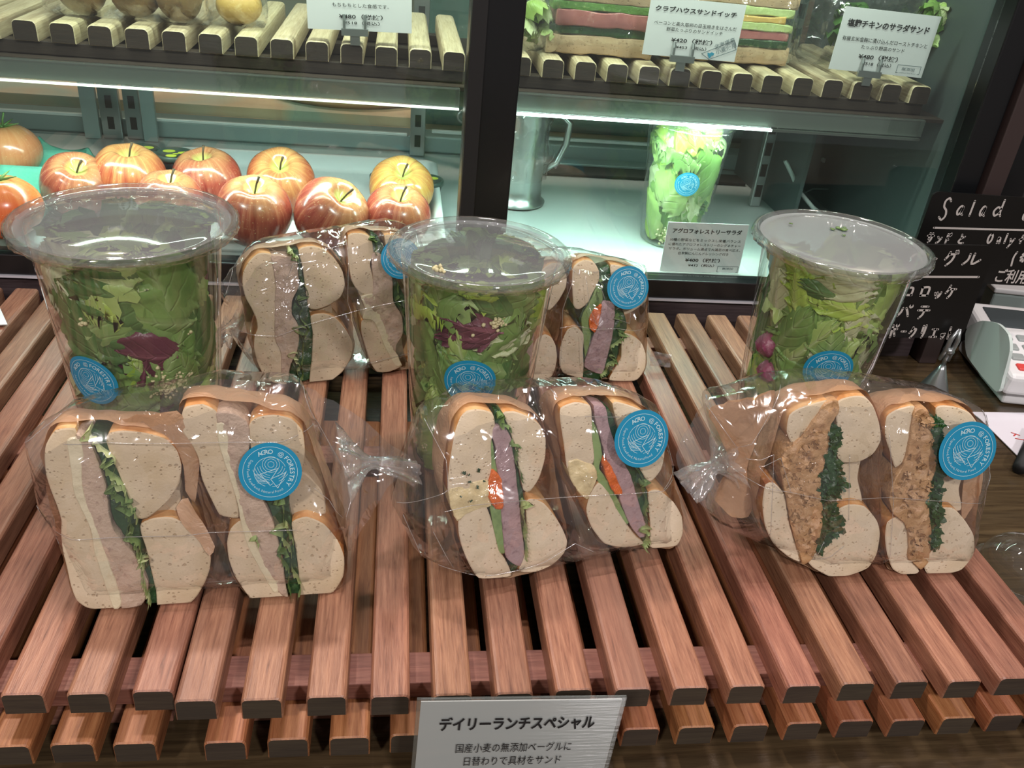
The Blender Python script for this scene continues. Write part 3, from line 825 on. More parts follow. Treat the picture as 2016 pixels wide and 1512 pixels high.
def kale_bits(pl, tr, poly, root, n, mt, seed, r=.0018, name='kale_pieces'):
    rnd = random.Random(seed); Q = smooth_poly(tr(poly), .003); xs = [p.x for p in Q]; ys = [p.y for p in Q]; P = []; c = 0
    while c < n:
        q = (rnd.uniform(min(xs), max(xs)), rnd.uniform(min(ys), max(ys)))
        if not inside(q, Q): continue
        c += 1; s = r*rnd.uniform(.6, 1.4); ctr = pl.nrm(q[0], q[1], rnd.uniform(.0005, .0042))
        a = rnd.uniform(0, 6.28); u = (pl.u*math.cos(a)+pl.v*math.sin(a)+pl.n*rnd.uniform(-.6, .6)).normalized(); v_ = u.cross(pl.n).normalized()
        V = []; F = []
        for i in range(4):
            for j in range(3):
                p = ctr+u*s*(i-1.5)*.8+v_*s*(j-1)*.8-pl.n*s*.6*math.sin(i*1.9+j*2.3+a); V.append(p)
        for i in range(3):
            for j in range(2): F.append((i*3+j, i*3+j+1, i*3+j+4, i*3+j+3))
        P.append((V, F))
    V, F = merge(P); o = mesh(name, V, F, mt, root); o['kind'] = 'stuff'; return o
def bagthing(pl, tr, label, outline, stk=None, folds=(), seed=0, thick=.048, front=-.0055):
    Q = smooth_poly(tr(outline), .0035)
    for q in Q: q.y = max(q.y, .0004)
    cx = sum(p.x for p in Q)/len(Q)
    root = thing('cellophane_bag', pl.at(cx, 0, 0), label, 'bag')
    bag(pl, Q, root, thick, front, seed, name='film')
    if folds: fold_lines(pl, [tr(f) for f in folds], root, Q, thick, front)
    if stk:
        (sx, sy), srad = stk; c = tr([(sx, sy)])[0]; e = tr([(sx+srad, sy)])[0]; R = (e-c).length
        sticker(root, lambda a, b_, l: pl.nrm(c.x+a, c.y+b_, -front+.0030+l+.0004*math.sin(a*90)), R)
    return root

# ---- left front pack
plA = plane_from((150, 1205), (690, 1168), 17)
trA = lambda p: conv(plA, 2.6526, 0, 740, p)
h = half(plA, trA, 'left bagel half with grey-pink tuna and lettuce in the large front left bag', [
    ('bread', [(290, 285), (240, 360), (232, 430), (240, 520), (265, 600), (300, 690), (320, 760), (318, 830), (328, 920), (348, 1000), (370, 1100), (400, 1175), (450, 1212), (520, 1226), (600, 1222), (560, 1060), (510, 930), (480, 830), (460, 740), (420, 640), (390, 540), (400, 430), (400, 330), (390, 275)]),
    ('mayo', [(350, 330), (420, 320), (440, 400), (430, 520), (450, 640), (490, 740), (520, 830), (560, 940), (600, 1050), (640, 1180), (600, 1218), (560, 1120), (520, 1000), (490, 900), (475, 800), (430, 700), (385, 600), (370, 480)]),
    ('tuna', [(400, 300), (470, 350), (520, 470), (550, 560), (570, 700), (590, 790), (645, 860), (695, 920), (735, 990), (772, 1070), (772, 1130), (738, 1195), (640, 1215), (620, 1120), (580, 1010), (540, 900), (500, 800), (470, 720), (435, 620), (415, 500)]),
    ('green', [(470, 300), (550, 340), (590, 450), (640, 570), (680, 680), (715, 760), (745, 900), (785, 1030), (812, 1130), (815, 1205), (760, 1210), (775, 1120), (760, 1040), (700, 920), (630, 820), (580, 740), (560, 600), (520, 450)]),
    ('bread', [(555, 345), (568, 302), (640, 288), (760, 300), (860, 330), (922, 390), (946, 470), (936, 560), (892, 640), (830, 700), (765, 745), (715, 745), (680, 660), (640, 560), (592, 450)]),
    ('inner', [(715, 745), (765, 735), (880, 650), (930, 640), (930, 740), (860, 760), (740, 780)]),
    ('bread', [(735, 775), (800, 745), (900, 742), (990, 790), (1060, 860), (1098, 940), (1095, 1010), (1070, 1080), (1030, 1150), (980, 1198), (900, 1212), (825, 1212), (815, 1130), (790, 1020), (762, 900), (738, 830)]),
    ], seed=1, ruff=[((470, 270), (660, 600), .006, L2, .0030), ((560, 420), (720, 760), .004, L0, .0034), ((640, 650), (760, 960), .005, L1, .0036), ((690, 800), (790, 1190), .004, L0, .0030), ((600, 560), (700, 800), .004, L1, .003), ((740, 930), (775, 1200), .004, L2, .0026)])
flap(plA, trA([(640, 215), (800, 190), (925, 175), (1000, 300), (1040, 420), (1030, 560), (1010, 700), (960, 640), (955, 480), (900, 350), (800, 270), (700, 240)]), .006, -.002, h, seed=3)
flap(plA, trA([(920, 690), (980, 650), (1060, 770), (1125, 870), (1100, 905), (1020, 830), (950, 760)]), -.004, .002, h, seed=5)
half(plA, trA, 'right bagel half with grey-pink tuna and lettuce in the large front left bag', [
    ('bread', [(965, 165), (945, 230), (950, 290), (1000, 360), (1035, 430), (1055, 540), (1100, 640), (1145, 725), (1190, 740), (1245, 742), (1235, 640), (1210, 520), (1175, 400), (1145, 290), (1130, 190), (1060, 150)]),
    ('bread', [(1250, 760), (1205, 800), (1186, 870), (1195, 960), (1228, 1050), (1280, 1130), (1330, 1190), (1390, 1214), (1470, 1205), (1510, 1175), (1445, 1110), (1390, 1020), (1340, 920), (1300, 820), (1280, 770)]),
    ('mayo', [(1130, 250), (1180, 240), (1200, 400), (1225, 500), (1260, 640), (1290, 770), (1340, 880), (1400, 1000), (1460, 1110), (1430, 1130), (1360, 1010), (1300, 900), (1262, 780), (1240, 660), (1190, 500), (1150, 380)]),
    ('tuna', [(1130, 195), (1200, 185), (1290, 240), (1305, 330), (1300, 420), (1335, 540), (1375, 650), (1425, 760), (1455, 870), (1475, 950), (1485, 1050), (1505, 1165), (1455, 1125), (1395, 1020), (1345, 920), (1300, 810), (1262, 720), (1232, 600), (1210, 500), (1180, 400), (1150, 290)]),
    ('green', [(1360, 560), (1500, 560), (1512, 700), (1532, 850), (1556, 1000), (1572, 1165), (1510, 1165), (1485, 1060), (1475, 950), (1450, 850), (1420, 740)]),
    ('bread', [(1300, 260), (1345, 218), (1430, 205), (1520, 225), (1578, 290), (1592, 400), (1570, 520), (1520, 620), (1420, 610), (1350, 500), (1310, 380)]),
    ('inner', [(1500, 600), (1580, 540), (1680, 640), (1700, 760), (1600, 760), (1520, 770)]),
    ('bread', [(1525, 765), (1600, 738), (1690, 775), (1762, 860), (1797, 950), (1792, 1050), (1742, 1130), (1660, 1182), (1572, 1200), (1568, 1100), (1552, 960), (1535, 850)]),
    ], seed=2, ruff=[((1460, 620), (1530, 900), .004, L1, .0030), ((1490, 760), (1555, 1150), .004, L0, .0032), ((1470, 880), (1520, 1160), .003, L1, .0026), ((1340, 830), (1350, 880), .003, L0, .002)])
bA = bagthing(plA, trA, 'clear cellophane bag holding the large front left sandwich, blue sticker right', [(85, 425), (180, 340), (290, 265), (450, 215), (640, 178), (940, 138), (1080, 98), (1300, 105), (1560, 122), (1620, 200), (1650, 310), (1720, 440), (1790, 560), (1848, 680), (1830, 860), (1800, 1100), (1772, 1165), (1590, 1180), (1400, 1192), (900, 1215), (405, 1238), (370, 1170), (330, 1080), (230, 880), (150, 750), (118, 600)],
    ((1417, 470), 162), [[(235, 365), (560, 325), (900, 312), (1240, 305), (1640, 308)], [(290, 818), (620, 795), (980, 788), (1100, 772), (1560, 760)], [(290, 268), (180, 350), (90, 425)], [(1580, 130), (1640, 290), (1790, 560)], [(1640, 560), (1720, 640), (1790, 760)], [(400, 1170), (330, 1060), (160, 750)], [(1790, 540), (1850, 670), (1810, 780)], [(500, 1212), (900, 1216), (1500, 1186)]], 1)
p0 = plA.at(*trA([(1800, 540)])[0], .012); p1 = Py(820, 932, p0.y+.006); pf = Py(700, 860, p0.y+.01)
def tail_between(root, a, b_, ra, rmid, rb, seed, flare=None):
    pts = []; rad = []
    for i in range(15):
        t = i/14; p = a.lerp(b_, t); p.z += .0035*math.sin(math.pi*t)+.001*noise.noise(Vector((t*6, seed, 0))); pts.append(p)
        rad.append(ra*(1-t/.4)**1.4+rmid if t < .4 else rmid+(rb-rmid)*((t-.4)/.6)**.8)
    return tail(root, pts, rad, seed)
tail_between(bA, p0, p1, .020, .0030, .0085, 1)
flap(plA, trA([(1600, 150), (1900, 310), (2020, 420), (2160, 520), (2050, 640), (1880, 900), (1820, 1000), (1780, 600), (1650, 300)]), .010, .016, bA, 'bag_end', M_FILM, 4)

# ---- middle front pack
plB = plane_from((1000, 1158), (1320, 1100), 20)
trB = lambda p: conv(plB, 3.0545, 740, 740, p)
half(plB, trB, 'left bagel half with pink pate slice and carrot in the middle front bag', [
    ('bread', [(548, 212), (620, 202), (700, 225), (718, 300), (695, 400), (698, 520), (692, 610), (650, 660), (560, 700), (500, 722), (435, 705), (440, 560), (460, 430), (480, 330), (510, 250)]),
    ('bread', [(500, 860), (560, 800), (650, 768), (690, 850), (715, 950), (740, 1050), (775, 1100), (805, 1160), (812, 1205), (740, 1218), (620, 1218), (565, 1140), (522, 1040), (500, 950)]),
    ('egg', [(440, 690), (520, 650), (640, 620), (700, 650), (690, 780), (640, 790), (540, 830), (490, 870), (450, 790)]),
    ('cuc', [(655, 420), (700, 390), (722, 520), (748, 640), (765, 900), (778, 1000), (792, 1060), (745, 1075), (715, 950), (690, 800), (685, 640), (665, 520)]),
    ('carrot', [(700, 560), (745, 600), (762, 700), (758, 790), (715, 790), (672, 720), (676, 620)]),
    ('pate', [(705, 310), (765, 300), (812, 370), (822, 450), (842, 560), (848, 660), (862, 760), (872, 880), (888, 1000), (892, 1080), (868, 1142), (830, 1132), (782, 1090), (768, 1000), (752, 800), (745, 650), (722, 520), (722, 440), (700, 360)]),
    ('green', [(718, 215), (765, 230), (808, 310), (852, 500), (872, 640), (902, 760), (908, 900), (903, 1050), (872, 1140), (850, 1180), (812, 1190), (880, 1080), (868, 900), (845, 660), (820, 440), (790, 330), (725, 290)]),
    ('bread', [(765, 225), (830, 215), (930, 250), (990, 300), (1022, 380), (1018, 500), (982, 620), (930, 695), (890, 690), (862, 560), (842, 450), (805, 320)]),
    ('bread', [(905, 760), (940, 742), (1010, 768), (1080, 850), (1122, 920), (1152, 1000), (1132, 1070), (1062, 1140), (960, 1182), (862, 1178), (882, 1110), (903, 1050), (908, 900)]),
    ], seed=3, bread='w', ruff=[((735, 225), (800, 330), .004, L1, .0026), ((820, 380), (880, 640), .003, L1, .0022), ((885, 740), (895, 1100), .003, L0, .0026)])
kale_bits(plB, trB, [(500, 580), (650, 560), (660, 740), (500, 740)], bpy.data.objects['bagel_sandwich.002'], 9, M_DARKGREEN, 8, .0008, 'herb_bits')
half(plB, trB, 'right bagel half with pink pate slice and carrot in the middle front bag', [
    ('bread', [(1112, 195), (1200, 160), (1290, 182), (1302, 280), (1303, 380), (1316, 500), (1292, 545), (1230, 520), (1185, 500), (1152, 560), (1130, 400), (1112, 280)]),
    ('egg', [(1155, 520), (1210, 500), (1310, 540), (1330, 610), (1300, 680), (1270, 740), (1220, 700), (1170, 620)]),
    ('bread', [(1268, 800), (1290, 715), (1340, 645), (1400, 700), (1450, 800), (1500, 880), (1560, 960), (1612, 1012), (1500, 1035), (1380, 1012), (1310, 930), (1277, 860)]),
    ('cuc', [(1285, 240), (1335, 330), (1365, 480), (1345, 560), (1405, 640), (1455, 740), (1525, 890), (1480, 890), (1425, 780), (1375, 700), (1320, 600), (1305, 400)]),
    ('carrot', [(1368, 488), (1412, 540), (1455, 640), (1478, 700), (1430, 702), (1385, 610), (1362, 535)]),
    ('pate', [(1312, 180), (1380, 190), (1402, 300), (1442, 420), (1492, 520), (1532, 600), (1562, 700), (1592, 800), (1622, 900), (1622, 962), (1590, 972), (1530, 900), (1480, 780), (1440, 650), (1392, 520), (1352, 380), (1320, 270)]),
    ('green', [(1382, 190), (1425, 230), (1482, 400), (1562, 520), (1612, 600), (1642, 720), (1642, 850), (1652, 980), (1640, 1040), (1605, 1030), (1622, 960), (1618, 880), (1588, 780), (1548, 640), (1500, 530), (1402, 300)]),
    ('bread', [(1425, 168), (1500, 170), (1600, 210), (1700, 300), (1740, 420), (1720, 560), (1645, 640), (1565, 520), (1482, 380)]),
    ('bread', [(1642, 700), (1700, 688), (1790, 760), (1842, 850), (1847, 950), (1812, 1022), (1720, 1036), (1652, 1030), (1652, 900), (1642, 780)]),
    ], seed=4, bread='w', ruff=[((1500, 420), (1610, 640), .003, L1, .0026), ((1590, 620), (1635, 860), .003, L1, .0024), ((1620, 900), (1625, 1040), .003, L0, .0026)])
bB = bagthing(plB, trB, 'clear cellophane bag holding the middle front pate sandwich, blue sticker top right', [(130, 850), (200, 640), (260, 470), (330, 335), (480, 272), (560, 197), (800, 172), (1100, 148), (1460, 150), (1640, 205), (1760, 262), (1800, 420), (1848, 600), (1850, 860), (1842, 1072), (1700, 1092), (1450, 1140), (1200, 1198), (1050, 1260), (870, 1292), (600, 1285), (300, 1180), (220, 1040), (160, 920)],
    ((1553, 355), 155), [[(390, 770), (560, 730), (900, 700), (1180, 680), (1500, 665), (1830, 640)], [(330, 340), (410, 480), (412, 640), (150, 830)], [(400, 1200), (600, 1218), (860, 1150), (1170, 960), (1280, 1010)], [(1100, 150), (1200, 240), (1700, 250)], [(180, 880), (300, 1150)], [(1750, 270), (1840, 600), (1700, 640)], [(480, 1180), (330, 900)]], 2, .050)
p0 = plB.at(*trB([(1838, 640)])[0], .012)

# ---- right front pack
plC = plane_from((1560, 1140), (1900, 1130), 17)
trC = lambda p: conv(plC, 2.982, 1340, 740, p)
h = half(plC, trC, 'left bagel half with fried cutlet and kale in the front right bag', [
    ('bread', [(640, 232), (700, 190), (800, 158), (862, 145), (850, 200), (790, 260), (730, 330), (660, 400), (625, 330)]),
    ('bread', [(500, 640), (550, 630), (610, 700), (635, 850), (662, 950), (705, 1092), (630, 1062), (545, 985), (498, 885), (482, 755)]),
    ('cutlet', [(850, 150), (915, 140), (925, 200), (872, 290), (866, 400), (842, 500), (820, 600), (820, 720), (832, 830), (812, 930), (770, 1060), (712, 1098), (668, 960), (640, 850), (618, 720), (588, 600), (580, 500), (620, 420), (700, 360), (770, 260)]),
    ('kale', [(870, 300), (920, 300), (930, 360), (910, 450), (932, 560), (948, 650), (915, 700), (905, 800), (945, 870), (930, 900), (870, 950), (835, 1020), (800, 1045), (790, 960), (820, 880), (815, 700), (805, 600), (835, 500), (855, 400)]),
    ('bread', [(925, 150), (1000, 122), (1080, 122), (1132, 180), (1167, 280), (1177, 380), (1132, 460), (1050, 506), (950, 510), (918, 460), (925, 350), (915, 240)]),
    ('inner', [(925, 500), (1090, 470), (1070, 640), (1092, 790), (920, 800), (935, 640)]),
    ('bread', [(912, 800), (985, 758), (1080, 768), (1152, 850), (1172, 930), (1152, 1050), (1102, 1130), (1000, 1172), (900, 1190), (780, 1130), (745, 1075), (830, 1022), (880, 950), (940, 890)]),
    ], seed=5, bread='w')
kale_bits(plC, trC, [(870, 300), (920, 300), (930, 360), (905, 450), (940, 560), (950, 650), (910, 700), (900, 800), (950, 870), (930, 900), (870, 950), (830, 1020), (800, 1040), (795, 960), (830, 880), (830, 700), (800, 600), (840, 500), (860, 400)], h, 170, M_KALE, 4, .0018)
kale_bits(plC, trC, [(600, 420), (800, 260), (850, 420), (790, 760), (780, 1040), (700, 1060), (640, 800), (590, 560)], h, 90, M_CUTLET, 5, .0015, 'crisp_flakes')
flap(plC, trC, [(0, 0)]) if False else None
flap(plC, trC([(200, 260), (430, 190), (600, 150), (560, 300), (480, 480), (440, 640), (480, 900), (380, 950), (250, 820), (330, 590), (260, 400)]), .016, .010, h, seed=7)
h = half(plC, trC, 'right bagel half with fried cutlet and kale in the front right bag', [
    ('bread', [(1212, 240), (1280, 195), (1375, 180), (1358, 300), (1340, 420), (1312, 500), (1262, 540), (1232, 450), (1202, 350)]),
    ('bread', [(1215, 862), (1270, 830), (1322, 860), (1345, 960), (1340, 1060), (1402, 1150), (1340, 1180), (1250, 1140), (1215, 1050), (1202, 950)]),
    ('cutlet', [(1370, 190), (1432, 180), (1464, 260), (1478, 400), (1496, 520), (1458, 640), (1450, 760), (1462, 880), (1460, 1000), (1445, 1090), (1402, 1128), (1350, 1080), (1328, 1060), (1335, 960), (1308, 860), (1240, 800), (1220, 700), (1250, 600), (1300, 520), (1330, 400), (1350, 280)]),
    ('kale', [(1455, 255), (1520, 262), (1520, 500), (1540, 620), (1502, 690), (1522, 760), (1512, 900), (1492, 1000), (1450, 1015), (1455, 860), (1440, 740), (1450, 640), (1488, 560), (1472, 400)]),
    ('bread', [(1500, 190), (1600, 180), (1700, 220), (1770, 330), (1782, 460), (1732, 560), (1600, 572), (1540, 600), (1520, 400)]),
    ('inner', [(1530, 560), (1710, 550), (1670, 700), (1680, 830), (1510, 820), (1520, 690)]),
    ('bread', [(1520, 785), (1600, 778), (1670, 850), (1722, 940), (1722, 1050), (1652, 1140), (1560, 1165), (1450, 1162), (1432, 1100), (1485, 1010), (1512, 900)]),
    ], seed=6, bread='w')
kale_bits(plC, trC, [(1460, 250), (1520, 260), (1520, 500), (1540, 620), (1500, 690), (1520, 760), (1510, 900), (1490, 1000), (1455, 1010), (1460, 860), (1440, 740), (1450, 640), (1490, 560), (1480, 400)], h, 120, M_KALE, 6, .0017)
kale_bits(plC, trC, [(1380, 200), (1450, 220), (1480, 500), (1430, 760), (1430, 1060), (1360, 1040), (1300, 820), (1240, 700), (1330, 460)], h, 80, M_CUTLET, 7, .0014, 'crisp_flakes')
flap(plC, trC([(1700, 560), (1790, 480), (1810, 640), (1760, 820), (1700, 900), (1690, 740)]), .008, .004, h, seed=9)
bC = bagthing(plC, trC, 'clear cellophane bag holding the front right cutlet sandwich, tail at its left', [(195, 242), (400, 190), (640, 116), (780, 96), (900, 88), (1100, 94), (1380, 140), (1640, 182), (1780, 240), (1872, 292), (1876, 460), (1884, 622), (1830, 860), (1775, 1105), (1650, 1188), (1400, 1196), (1150, 1196), (920, 1196), (760, 1160), (600, 1105), (420, 1030), (250, 945), (200, 860), (250, 700), (320, 590), (230, 420)],
    ((1625, 412), 160), [[(200, 245), (330, 420), (640, 120)], [(380, 480), (520, 420), (500, 900)], [(300, 590), (620, 640), (840, 690), (1190, 670), (1790, 715)], [(650, 1105), (730, 1105), (810, 930)], [(730, 1110), (930, 950)], [(1190, 1130), (1215, 700), (1190, 300)], [(960, 420), (955, 800)], [(1870, 300), (1640, 380)], [(1880, 620), (1780, 640), (1800, 900)], [(560, 640), (440, 500), (560, 440), (620, 640)]], 3, .050)
p0 = plC.at(*trC([(330, 590)])[0], .014); p1 = Py(1352, 962, p0.y-.004)
tail_between(bC, p0, p1, .014, .0040, .0110, 5)
flap(plC, trC([(200, 250), (330, 560), (210, 860), (100, 760), (20, 560)]), .012, .016, bC, 'bag_end', M_FILM, 6)

# ---- rear left pack
plD = plane_from((537, 762), (732, 742), 20)
trD = lambda p: conv(plD, 4.2, 400, 420, p)
half(plD, trD, 'left bagel half with tuna and lettuce in the rear left bag', [
    ('bread', [(560, 340), (460, 330), (380, 400), (332, 490), (326, 600), (352, 700), (402, 790), (442, 880), (450, 950), (425, 1030), (422, 1130), (452, 1240), (502, 1340), (580, 1400), (690, 1415), (660, 1300), (650, 1150), (600, 1030), (600, 950), (610, 860), (602, 700), (612, 600), (580, 450)]),
    ('tuna', [(565, 348), (765, 370), (782, 480), (792, 600), (735, 720), (735, 840), (782, 920), (792, 1050), (772, 1150), (722, 1250), (702, 1380), (650, 1385), (640, 1150), (592, 1030), (592, 700), (600, 600), (580, 450)]),
    ('green', [(740, 300), (795, 320), (815, 450), (850, 650), (880, 800), (905, 1000), (903, 1200), (880, 1380), (720, 1395), (722, 1300), (772, 1180), (792, 1050), (782, 920), (735, 820), (780, 650), (790, 560), (765, 400)]),
    ('bread', [(790, 300), (900, 270), (1000, 300), (1082, 370), (1152, 480), (1172, 600), (1132, 700), (1042, 760), (940, 796), (872, 780), (850, 650), (822, 450)]),
    ('inner', [(880, 770), (1040, 740), (1080, 860), (900, 870)]),
    ('bread', [(890, 850), (1000, 830), (1100, 870), (1190, 980), (1236, 1080), (1222, 1200), (1152, 1310), (1052, 1390), (950, 1412), (880, 1405), (900, 1200), (907, 1000)]),
    ], seed=7, bread='b', ruff=[((760, 330), (860, 700), .004, L1, .0022), ((800, 680), (840, 1000), .005, L1, .0040), ((840, 930), (800, 1380), .006, L0, .0042), ((780, 1150), (770, 1390), .006, L2, .0040), ((720, 290), (760, 380), .004, L2, .0022)])
half(plD, trD, 'right bagel half with tuna and lettuce in the rear left bag', [
    ('bread', [(1200, 182), (1300, 165), (1385, 200), (1410, 330), (1380, 420), (1410, 560), (1410, 670), (1340, 680), (1280, 640), (1230, 560), (1202, 400)]),
    ('bread', [(1312, 890), (1400, 880), (1480, 960), (1515, 1080), (1590, 1180), (1645, 1262), (1540, 1312), (1440, 1312), (1382, 1230), (1342, 1110), (1312, 1000)]),
    ('mayo', [(1305, 690), (1410, 665), (1450, 800), (1510, 960), (1560, 1080), (1640, 1250), (1590, 1260), (1490, 1080), (1440, 950), (1400, 880), (1320, 870), (1340, 780)]),
    ('tuna', [(1395, 335), (1470, 340), (1562, 520), (1572, 720), (1642, 850), (1652, 990), (1592, 1100), (1592, 1200), (1510, 1080), (1470, 960), (1420, 850), (1340, 800), (1320, 690), (1400, 670), (1400, 500)]),
    ('green', [(1390, 170), (1440, 190), (1500, 300), (1620, 600), (1700, 750), (1740, 900), (1720, 1000), (1660, 1010), (1645, 850), (1575, 700), (1550, 500), (1400, 330)]),
    ('bread', [(1500, 185), (1650, 200), (1780, 330), (1802, 500), (1742, 650), (1660, 600), (1550, 380)]),
    ('bread', [(1745, 850), (1850, 900), (1902, 1050), (1852, 1200), (1742, 1290), (1690, 1220), (1740, 1000)]),
    ], seed=8, bread='b', ruff=[((1560, 480), (1700, 900), .004, L1, .0036), ((1410, 190), (1440, 340), .003, L1, .0024), ((1620, 680), (1700, 1020), .004, L1, .003)])
bD = bagthing(plD, trD, 'clear cellophane bag holding the rear left sandwich between two salad cups', [(140, 700), (260, 520), (430, 318), (800, 240), (1200, 175), (1480, 125), (1620, 122), (1800, 195), (1900, 440), (1960, 700), (1930, 1000), (1900, 1200), (1650, 1270), (1400, 1342), (1150, 1370), (900, 1390), (575, 1448), (480, 1380), (400, 1300), (290, 1150), (190, 980), (180, 800)],
    ((1610, 370), 160), [[(540, 310), (700, 360), (1190, 260), (1540, 180)], [(200, 960), (600, 980), (900, 870), (1300, 760), (1680, 680)], [(430, 325), (260, 520), (190, 700)], [(575, 1440), (400, 1220), (240, 990)], [(575, 1440), (1250, 1250), (1690, 1150)], [(1190, 200), (1180, 700), (1390, 1340)], [(680, 510), (740, 400), (940, 370)]], 4, .048)
p0 = plD.at(*trD([(240, 1040)])[0], .014); p1 = Py(412, 685, p0.y+.004)
tail_between(bD, p0, p1, .012, .0050, .0130, 8)

# ---- rear right pack
plE = plane_from((1100, 757), (1270, 752), 20)
trE = lambda p: conv(plE, 5.0406, 1030, 490, p)
half(plE, trE, 'bagel half mostly hidden behind the middle salad cup in the rear right bag', [
    ('bread', [(380, 150), (430, 260), (425, 380), (350, 520), (260, 610), (180, 560), (120, 400), (160, 240), (270, 150)]),
    ('bread', [(215, 850), (280, 880), (322, 960), (336, 1080), (318, 1190), (280, 1270), (150, 1310), (60, 1260), (80, 1050), (130, 900)]),
    ('pate', [(0, 250), (100, 260), (110, 800), (60, 1200), (-60, 1190), (-20, 700)]),
    ('bread', [(-60, 200), (-20, 240), (-40, 700), (-80, 1200), (-200, 1180), (-240, 800), (-220, 400)]),
    ], seed=9, bread='w')
half(plE, trE, 'bagel half with square pate slice and carrot in the rear right bag', [
    ('bread', [(492, 200), (600, 112), (700, 132), (752, 220), (752, 320), (690, 440), (640, 540), (560, 600), (500, 560)]),
    ('bread', [(445, 800), (520, 772), (600, 850), (596, 1000), (592, 1275), (480, 1262), (400, 1232), (362, 1150), (366, 1000), (402, 880)]),
    ('green', [(750, 230), (880, 190), (960, 500), (1040, 780), (960, 900), (940, 1080), (870, 1250), (770, 1305), (600, 1290), (600, 1100), (620, 800), (560, 700), (680, 450)]),
    ('cuc', [(740, 350), (800, 450), (770, 560), (680, 640), (660, 760), (675, 870), (620, 1080), (600, 900), (580, 720), (600, 640), (690, 480)]),
    ('carrot', [(772, 548), (762, 650), (735, 760), (705, 822), (660, 780), (650, 700), (700, 600)]),
    ('pate', [(790, 520), (900, 545), (908, 700), (882, 880), (832, 1080), (780, 1242), (610, 1170), (650, 1000), (722, 790), (762, 640)]),
    ('bread', [(870, 160), (1000, 180), (1150, 250), (1232, 400), (1222, 520), (1122, 600), (1010, 650), (960, 500), (880, 300)]),
    ('bread', [(1000, 838), (1080, 858), (1172, 930), (1217, 1050), (1212, 1180), (1162, 1270), (1100, 1312), (860, 1305), (905, 1200), (972, 1080), (978, 920)]),
    ], seed=10, bread='w', ruff=[((940, 640), (980, 900), .005, L1, .0030), ((960, 820), (860, 1150), .005, L0, .0032), ((880, 1050), (780, 1300), .005, L0, .003), ((780, 300), (720, 560), .003, L1, .0016)])
bE = bagthing(plE, trE, 'clear cellophane bag holding the rear right pate sandwich, blue sticker on top', [(-240, 160), (100, 120), (450, 82), (640, 90), (900, 152), (1100, 200), (1272, 242), (1290, 480), (1302, 700), (1250, 1050), (1212, 1332), (1050, 1345), (700, 1325), (300, 1360), (-200, 1370), (-260, 700)],
    ((1000, 375), 200), [[(390, 130), (540, 240), (620, 100), (700, 230), (900, 210)], [(340, 745), (480, 720), (700, 760), (900, 750), (1220, 790)], [(340, 1230), (360, 900), (370, 560), (500, 200)], [(600, 250), (640, 560), (730, 770)], [(740, 330), (850, 640), (1030, 700), (1040, 590)], [(1265, 245), (1290, 700), (1220, 1320)], [(900, 560), (1220, 430)], [(580, 1180), (560, 820)]], 5, .048)
p0 = plE.at(*trE([(1270, 1090)])[0], .014); p1 = Py(1320, 708, p0.y+.002)
V, F = boxVF(0, 1, 0, 1, 0, 1)
a = Py(1281, 690, p0.y+.004); b_ = Py(1322, 699, p0.y); c = Py(1319, 723, p0.y-.002); d = Py(1279, 720, p0.y)
V = []; F = []
for i in range(9):
    for j in range(6):
        s, t = i/8, j/5; p = a.lerp(b_, s).lerp(d.lerp(c, s), t); p += Vector((0, -1, .4))*.0016*math.sin(t*9+s*5+1)*math.cos(s*7); V.append(p)
for i in range(8):
    for j in range(5): F.append((i*6+j, i*6+j+1, i*6+j+7, i*6+j+6))
mesh('bag_end', V, F, M_FILMEDGE, bE)

# ================================================================== SALAD CUPS
def leaf_uv(o, L):
    at = o.data.attributes.new('leaf', 'FLOAT_VECTOR', 'POINT')
    at.data.foreach_set('vector', [c for t in L for c in t])
    return o
class Cup:
    def __init__(s, X, Y, z, h, rt, rb, lean=(0, 0)):
        s.X, s.Y, s.z, s.h, s.rt, s.rb = X, Y, z, h, rt, rb
    def r(s, zz): return s.rb+(s.rt-s.rb)*max(0, min(1, zz/s.h))
    def at(s, th, zz, dep=0.0):
        r = s.r(zz)-dep; return Vector((s.X+r*math.cos(th), s.Y+r*math.sin(th), s.z+zz))
    def hit(s, px, py):
        d = ray(px, py).normalized()
        t = .05
        while t < 1.5:
            p = CP+d*t; zz = p.z-s.z
            if 0 <= zz <= s.h and math.hypot(p.x-s.X, p.y-s.Y) < s.r(zz): return math.atan2(p.y-s.Y, p.x-s.X), zz
            t += .0005
        return -math.pi/2, s.h*.5
